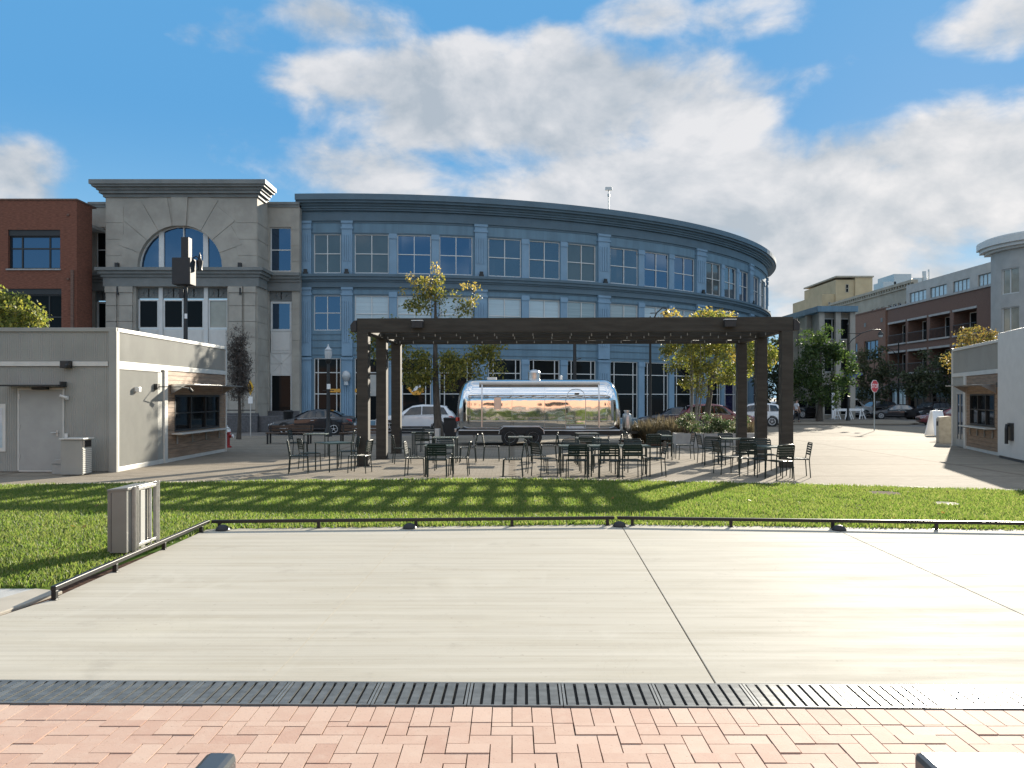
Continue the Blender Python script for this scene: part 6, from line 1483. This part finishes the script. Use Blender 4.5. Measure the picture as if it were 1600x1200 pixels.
car('dark_crossover', 'dark crossover parked behind the stop sign pole', 'car', 1367, 88, 192, SUV, M['car_black'], 'car_glass_pale')
car('dark_sedan', 'black sedan with a pale windshield parked right of the stop sign', 'car', 1399, 80, 165, SED, M['car_black'], 'car_glass_pale')
car('dark_crossover', 'dark crossover with a bright windshield parked before the balcony building', 'car', 1452, 79, 205, SUV, M['car_black'], 'car_glass_pale')
car('wine_sedan', 'wine red sedan with a sunlit roof half hidden by the right kiosk', 'car', 1487, 62.5, 168, SED, M['car_wine'], 'car_glass_pale')

# ------------------------------------------------------------------ lamps, poles and signs
def lantern(b, c, s=1.0):
    b.lathe([(.06 * s, .30 * s), (.20 * s, .16 * s), (.24 * s, 0), (.20 * s, -.03 * s)], 14, c)
def arm_lamp(label, px, Y, ztop, lpx, lz, z0=SZ, cat='street lamp', r=.09, group=None):
    t = thing('street_lamp', label, cat, (X(px, Y), Y, z0), 0, group); L_ = X(lpx, Y) - X(px, Y); zl = lz - z0; zt = ztop - z0
    b = MB(); b.lathe([(r * 2, 0), (r * 2, .3), (r * 1.2, .5), (r, 1.2), (r * .8, zt * .7), (r * .62, zt), (r * .9, zt + .03), (.01, zt + .22)], 14); b.build('pole', M['black'], t, smooth=40)
    b = MB(); b.tube([(0, 0, zl - .9), (L_ * .12, 0, zl - .45), (L_ * .4, 0, zl + .12), (L_ * .75, 0, zl + .42), (L_, 0, zl + .40), (L_, 0, zl + .28)], r * .42, 8); b.tube([(0, 0, zl + .1), (L_ * .4, 0, zl + .12)], r * .3, 6); b.build('arm', M['black'], t, smooth=60)
    b = MB(); lantern(b, (L_, 0, zl)); h_ = b.build('lamp_head', M['black'], t, smooth=40)
    b = MB(); b.lathe([(.19, -.03), (.18, -.12), (.11, -.22), (.004, -.26)], 14, (L_, 0, zl)); b.build('globe', M['lens'], h_, smooth=60)
    return t
Y = 70; t = arm_lamp('tall black street lamp with curved arm and blue street signs at the street corner', 1325, Y, Z(508, Y), 1376, Z(523, Y))
sgn_post = t
for (w0, w1, pz, rz, lab) in ((1319, 1338, 588, 12, 'blank looking blue street name plate, lower one'), (1326, 1346, 584.5, -34, 'blue street name plate turned away, upper one')):
    b = MB(); hw_ = (X(w1, Y) - X(w0, Y)) / 2; a = R(rz); cxp = X((w0 + w1) / 2, Y) - X(1325, Y); z_ = Z(pz, Y) - SZ
    b.bar((cxp - hw_ * math.cos(a), -.14 - hw_ * math.sin(a), z_), (cxp + hw_ * math.cos(a), -.14 + hw_ * math.sin(a), z_), .03, .24); b.build('street_sign', M['sign_blue'], t, label=lab)
Y = 84; arm_lamp('tall black street lamp with a left pointing arm before the balcony building', 1404, Y, Z(536, Y), 1377, Z(548, Y))
Y = 50; arm_lamp('black street lamp whose curved arm shows just above the pergola beam', 1016, Y, Z(499, Y), 1041, Z(492, Y))
Y = 45.5; t = thing('street_lamp', 'thin black lamp post under the pergola beam behind the trailer', 'street lamp', (X(898, Y), Y, SZ))
b = MB(); zt = Z(505, Y) - SZ; b.lathe([(.2, 0), (.2, .3), (.11, .5), (.1, 1.2), (.09, zt)], 12); b.build('pole', M['black'], t, smooth=40)
b = MB(); b.bar((0, 0, Z(562, Y) - SZ), (.35, 0, Z(560, Y) - SZ), .04, .05); b.build('banner_arm', M['black'], t)
b = MB(); lantern(b, (0, 0, zt)); b.build('lamp_head', M['black'], t, smooth=40)
Y = 44.0; t = thing('street_lamp', 'black post-top street lamp with a pale glass lantern before the blue building', 'street lamp', (X(513, Y), Y, SZ))
zl = Z(561, Y) - SZ
b = MB(); b.lathe([(.2, 0), (.2, .35), (.12, .55), (.1, 1.2), (.085, zl - .25), (.14, zl - .2), (.17, zl)], 14); b.build('pole', M['black'], t, smooth=40)
b = MB(); b.lathe([(.17, 0), (.20, .25), (.20, .42), (.16, .46)], 14, (0, 0, zl)); hd = b.build('lantern', M['lens'], t, smooth=40)
b = MB(); b.lathe([(.19, .465), (.2, .5), (.1, .6), (.04, .68), (.03, .78), (.004, .8)], 14, (0, 0, zl)); b.build('cap', M['lens'], hd, smooth=40)
b = MB(); b.bar((-.30, -.02, Z(610, Y) - SZ), (.30, -.02, Z(610, Y) - SZ), .035, .04); b.build('banner_arm', M['black'], t)
b = MB(); b.box(-.05, .14, -.13, -.11, Z(608, Y) - SZ, Z(600, Y) - SZ); b.build('notice', M['sign_white'], t)
# speaker pole behind the left kiosk
Y = 32.0; t = thing('speaker_pole', 'tall black pole carrying two dark loudspeaker boxes behind the left kiosk', 'pole', (X(290, Y), Y, 0)); zz = lambda py: Z(py, Y); xx = lambda px: X(px, Y) - X(290, Y)
b = MB(); b.tube([(0, 0, 0), (0, 0, zz(446))], [.09, .075], 12); b.build('pole', M['black'], t, smooth=40)
b = MB(); b.box(xx(274), xx(302.5), -.35, .25, zz(446), zz(404.5)); b.build('loudspeaker', M['black_plastic'], t, bevel=.02)
b = MB(); b.box(xx(285.5), xx(297), -.18, .2, zz(404.4), zz(371.5)); b.build('loudspeaker', M['black_plastic'], t, bevel=.02)
b = MB(); b.box(xx(283), xx(289.5), -.2, -.07, zz(466), zz(453)); b.build('junction_box', M['black'], t, bevel=.01)
b = MB(); b.box(xx(290), xx(294), -.11, -.085, zz(498), zz(490.5)); b.build('label_plate', M['sign_white'], t)
b = MB(); b.tube([(0, .1, zz(420)), (xx(298), .2, zz(402)), (xx(304), .2, zz(399)), (xx(309), .2, zz(404))], .025, 8); b.build('arm', M['black'], t, smooth=60)
b = MB(); cz = zz(412); b.lathe([(.11, -.22), (.09, -.16), (.12, .02), (.13, .14), (.06, .22), (.045, .3), (.05, .34), (.015, .42), (.004, .5)], 14, (xx(309), .2, cz)); b.build('lantern', M['black'], t, smooth=40)

def text(body, size, loc, rot, m_, parent, name='lettering', ext=.002, label=None):
    c_ = bpy.data.curves.new(name, 'FONT'); c_.body = body; c_.size = size; c_.align_x = 'CENTER'; c_.align_y = 'CENTER'; c_.extrude = ext
    tmp = bpy.data.objects.new('tmp', c_); COL.objects.link(tmp); dg = bpy.context.evaluated_depsgraph_get(); me = bpy.data.meshes.new_from_object(tmp.evaluated_get(dg)); bpy.data.objects.remove(tmp); bpy.data.curves.remove(c_)
    me.materials.clear(); o = link(name, me, m_, parent); o.location = loc; o.rotation_euler = rot
    return o
x, y = G(1366, 673, 2.12); Y = y
t = thing('stop_sign', 'red octagonal stop sign on a thin steel post turned partly away', 'stop sign', (x, y, -.22), R(34)); zc_ = Z(603.5, Y) + .22
oct_ = lambda r_: [(r_ * math.cos(PI / 8 + k * PI / 4), zc_ + r_ * math.sin(PI / 8 + k * PI / 4)) for k in range(8)]
b = MB(); b.box(-.03, .03, -.02, .02, 0, zc_ + .35); b.build('post', M['steel'], t)
b = MB(); b.prism(oct_(.41), -.040, -.021); sp_ = b.build('sign_plate', M['sign_white'], t)
b = MB(); b.prism(oct_(.385), -.044, -.0405); b.build('red_face', M['sign_red'], sp_)
o = text('STOP', .30, (0, -.046, zc_), (R(90), 0, 0), M['sign_white'], sp_); o.scale = (1.05, 1.25, 1)
# white sign post and A-frame barricades at the corner
Y = 79.0; zg = SZ
t = thing('sign_post', 'white square sign post before the white van', 'post', (X(1301.5, Y), Y, zg)); b = MB(); b.box(-.13, .13, -.1, .1, 0, Z(613, Y) - zg); b.build('post', M['sign_white'], t, bevel=.01)
b = MB(); b.box(-.35, .35, -.3, .3, 0, .12); b.build('base', M['concrete_grey'], t, bevel=.02)
for k, (p0, p1) in enumerate(((1302, 1328), (1322, 1350))):
    Yb = Y + .6 * k; x0, x1 = X(p0, Yb), X(p1, Yb); t = thing('barricade', ['white A-frame barricade, left one before the white van', 'white A-frame barricade, right one beside the black lamp post'][k], 'barricade', ((x0 + x1) / 2, Yb, zg), 0, 'white A-frame barricades'); hw_ = (x1 - x0) / 2
    b = MB(); b.box(-hw_, hw_, -.03, .03, .78, 1.02); b.build('board', M['sign_white'], t, bevel=.006)
    for x_ in (-hw_ + .28, hw_ - .28):
        b = MB()
        b.bar((x_ - .28, -.31, 0), (x_ - .02, -.04, 1.0), .10, .05); b.bar((x_ + .28, .31, 0), (x_ + .02, .04, 1.0), .10, .05); b.bar((x_ + .30, -.33, 0), (x_ + .04, -.05, 1.0), .10, .05); b.bar((x_ - .16, -.2, .38), (x_ + .17, -.2, .38), .03, .07); b.build('leg', M['sign_white'], t)
# caution sign, hydrant, dark planter bin on the left
Y = 44; t = thing('caution_sign', 'yellow diamond caution sign with a small white plate, before the stone building', 'sign', (X(391.5, Y), Y, SZ)); zc_ = Z(605.5, Y) - SZ
b = MB(); b.box(-.025, .025, -.02, .02, 0, zc_ + .3); b.build('post', M['steel'], t)
b = MB(); b.prism([(-.18, zc_), (0, zc_ + .42), (.18, zc_), (0, zc_ - .42)], -.035, -.021); sp_ = b.build('sign_plate', M['sign_yellow'], t)
b = MB(); b.lathe([(.035, .10), (.04, .14), (.004, .18)], 8, (0, -.045, zc_)); b.add([(-.03, -.038, zc_ - .16), (.03, -.038, zc_ - .16), (.045, -.038, zc_ + .1), (-.045, -.038, zc_ + .1), (-.03, -.036, zc_ - .16), (.03, -.036, zc_ - .16), (.045, -.036, zc_ + .1), (-.045, -.036, zc_ + .1)], [(0, 1, 2, 3), (7, 6, 5, 4), (0, 4, 5, 1), (1, 5, 6, 2), (2, 6, 7, 3), (3, 7, 4, 0)]); b.build('symbol', M['black'], sp_)
b = MB(); b.box(-.12, .12, -.035, -.021, zc_ - .85, zc_ - .48); b.build('white_plate', M['sign_white'], t)
Y = 31.0; t = thing('fire_hydrant', 'red fire hydrant with a white cap behind the corner of the left kiosk', 'fire hydrant', (X(354.5, Y), Y, 0))
b = MB(); b.lathe([(.17, 0), (.17, .05), (.11, .07), (.11, .52), (.14, .54), (.14, .58)], 16); b.tube([(-.2, 0, .42), (.2, 0, .42)], .06, 10); b.build('barrel', M['hydrant'], t, smooth=40)
b = MB(); b.lathe([(.14, .581), (.13, .68), (.07, .75), (.03, .76), (.03, .82), (.004, .82)], 16); b.tube([(.2, 0, .42), (.25, 0, .42)], .07, 10); b.tube([(-.25, 0, .42), (-.2, 0, .42)], .07, 10); b.build('cap', M['sign_white'], t, smooth=40)
Y = 49.3; t = thing('trash_bin', 'dark round litter bin on the sidewalk behind the black sedan', 'trash bin', (X(450.5, Y), Y, SZ + .13))
b = MB(); b.lathe([(.26, 0), (.26, .06), (.24, .07), (.29, 1.05), (.32, 1.1)], 18); b.build('body', M['black'], t, smooth=40)
b = MB(); b.lathe([(.32, 1.101), (.33, 1.14), (.2, 1.22), (.18, 1.18)], 18); b.build('lid', M['black'], t, smooth=40)

# ------------------------------------------------------------------ the person at the street corner
def person(label, x, y, z, rz):
    t = thing('person', label, 'person', (x, y, z), rz)
    def skin(name, V, E, Rr, mt, root=0, parent=t):
        me = bpy.data.meshes.new(name); me.from_pydata(V, E, []); o = link(name, me, mt, parent)
        m_ = o.modifiers.new('skin', 'SKIN'); me.skin_vertices.new() if not me.skin_vertices else None
        for i, r_ in enumerate(Rr): me.skin_vertices[0].data[i].radius = (r_, r_ * (.72 if r_ > .1 else 1)); me.skin_vertices[0].data[i].use_root = (i == root)
        s_ = o.modifiers.new('sub', 'SUBSURF'); s_.levels = 2; s_.render_levels = 2
        return o
    sk = mat('skin', (.42, .25, .18), .55, var=.04); sh = mat('light shirt', (.62, .62, .64), .85, var=.06); tr_ = mat('dark trousers', (.02, .021, .026), .85, var=.1); hr = mat('dark hair', (.02, .015, .012), .7, var=.1); so = mat('dark shoes', (.02, .02, .02), .5, var=0)
    # body in one surface: pelvis, spine, neck, head, arms with hands, legs with feet
    V = [(0, 0, .95), (0, 0, 1.15), (0, .01, 1.36), (0, .02, 1.50), (0, .03, 1.58), (0, .05, 1.70), (0, .035, 1.77),
         (.17, 0, 1.43), (.24, .03, 1.16), (.22, .14, .93), (.21, .18, .85), (-.17, 0, 1.43), (-.25, -.05, 1.16), (-.25, .0, .92), (-.25, .03, .84),
         (.10, .0, .88), (.11, .16, .50), (.11, .10, .09), (.12, .24, .05), (-.10, .0, .88), (-.11, -.10, .50), (-.11, -.26, .12), (-.11, -.15, .04)]
    E = [(0, 1), (1, 2), (2, 3), (3, 4), (4, 5), (5, 6), (2, 7), (7, 8), (8, 9), (9, 10), (2, 11), (11, 12), (12, 13), (13, 14), (0, 15), (15, 16), (16, 17), (17, 18), (0, 19), (19, 20), (20, 21), (21, 22)]
    Rr = [.13, .125, .135, .06, .055, .095, .07, .062, .045, .036, .035, .062, .045, .036, .035, .085, .06, .042, .04, .085, .06, .042, .04]
    skin('body', V, E, Rr, sk)
    for sgn, base, dr in ((1, (.21, .18, .85), (0, .02, -1)), (-1, (-.25, .03, .84), (0, .02, -1))):
        for k, (ox, ln) in enumerate(((-.03, .075), (-.01, .085), (.012, .08), (.032, .065))):
            p = Vector(base) + Vector((.0, ox, -.02)); skin('finger', [tuple(p), tuple(p + Vector((-sgn * .006, .004, -ln * .55))), tuple(p + Vector((-sgn * .02, .006, -ln)))], [(0, 1), (1, 2)], [.009, .0085, .007], sk)
        p = Vector(base) + Vector((-sgn * .02, .04, .03)); skin('thumb', [tuple(p), tuple(p + Vector((-sgn * .01, .025, -.035))), tuple(p + Vector((-sgn * .015, .03, -.065)))], [(0, 1), (1, 2)], [.011, .0095, .008], sk)
    skin('shirt', [(0, 0, .93), (0, 0, 1.15), (0, .01, 1.36), (0, .02, 1.47), (.17, 0, 1.43), (.22, .015, 1.24), (-.17, 0, 1.43), (-.225, -.025, 1.24)], [(0, 1), (1, 2), (2, 3), (2, 4), (4, 5), (2, 6), (6, 7)], [.165, .155, .165, .08, .085, .072, .085, .072], sh)
    skin('trousers', [(0, 0, .96), (.10, .0, .86), (.11, .16, .50), (.11, .10, .12), (-.10, .0, .86), (-.11, -.10, .50), (-.11, -.25, .15)], [(0, 1), (1, 2), (2, 3), (0, 4), (4, 5), (5, 6)], [.15, .105, .08, .065, .105, .08, .065], tr_)
    for f_ in (((.11, .06, .05), (.12, .30, .035)), ((-.11, -.30, .08), (-.11, -.08, .03))): skin('shoe', [f_[0], f_[1]], [(0, 1)], [.05, .042], so)
    skin('hair', [(0, .0, 1.70), (0, .01, 1.775), (0, .06, 1.80)], [(0, 1), (1, 2)], [.085, .088, .06], hr)
    b = MB(); b.lathe([(.014, -.02), (.016, .0), (.006, .03)], 8, (0, .145, 1.69))
    for s_ in (-1, 1): b.lathe([(.02, -.03), (.024, 0), (.018, .03)], 8, (s_ * .095, .05, 1.70))
    b.build('nose_and_ears', sk, t, smooth=60)
    b = MB()
    for s_ in (-1, 1): b.box(s_ * .035 - .012, s_ * .035 + .012, .128, .140, 1.712, 1.722)
    b.box(-.022, .022, .128, .140, 1.640, 1.648); b.build('eyes_and_mouth', hr, t)
y = 65.5; person('person in a light shirt and dark trousers walking on the pavement right of the pergola', X(1244.5, y), y, SZ + .13, R(-70))
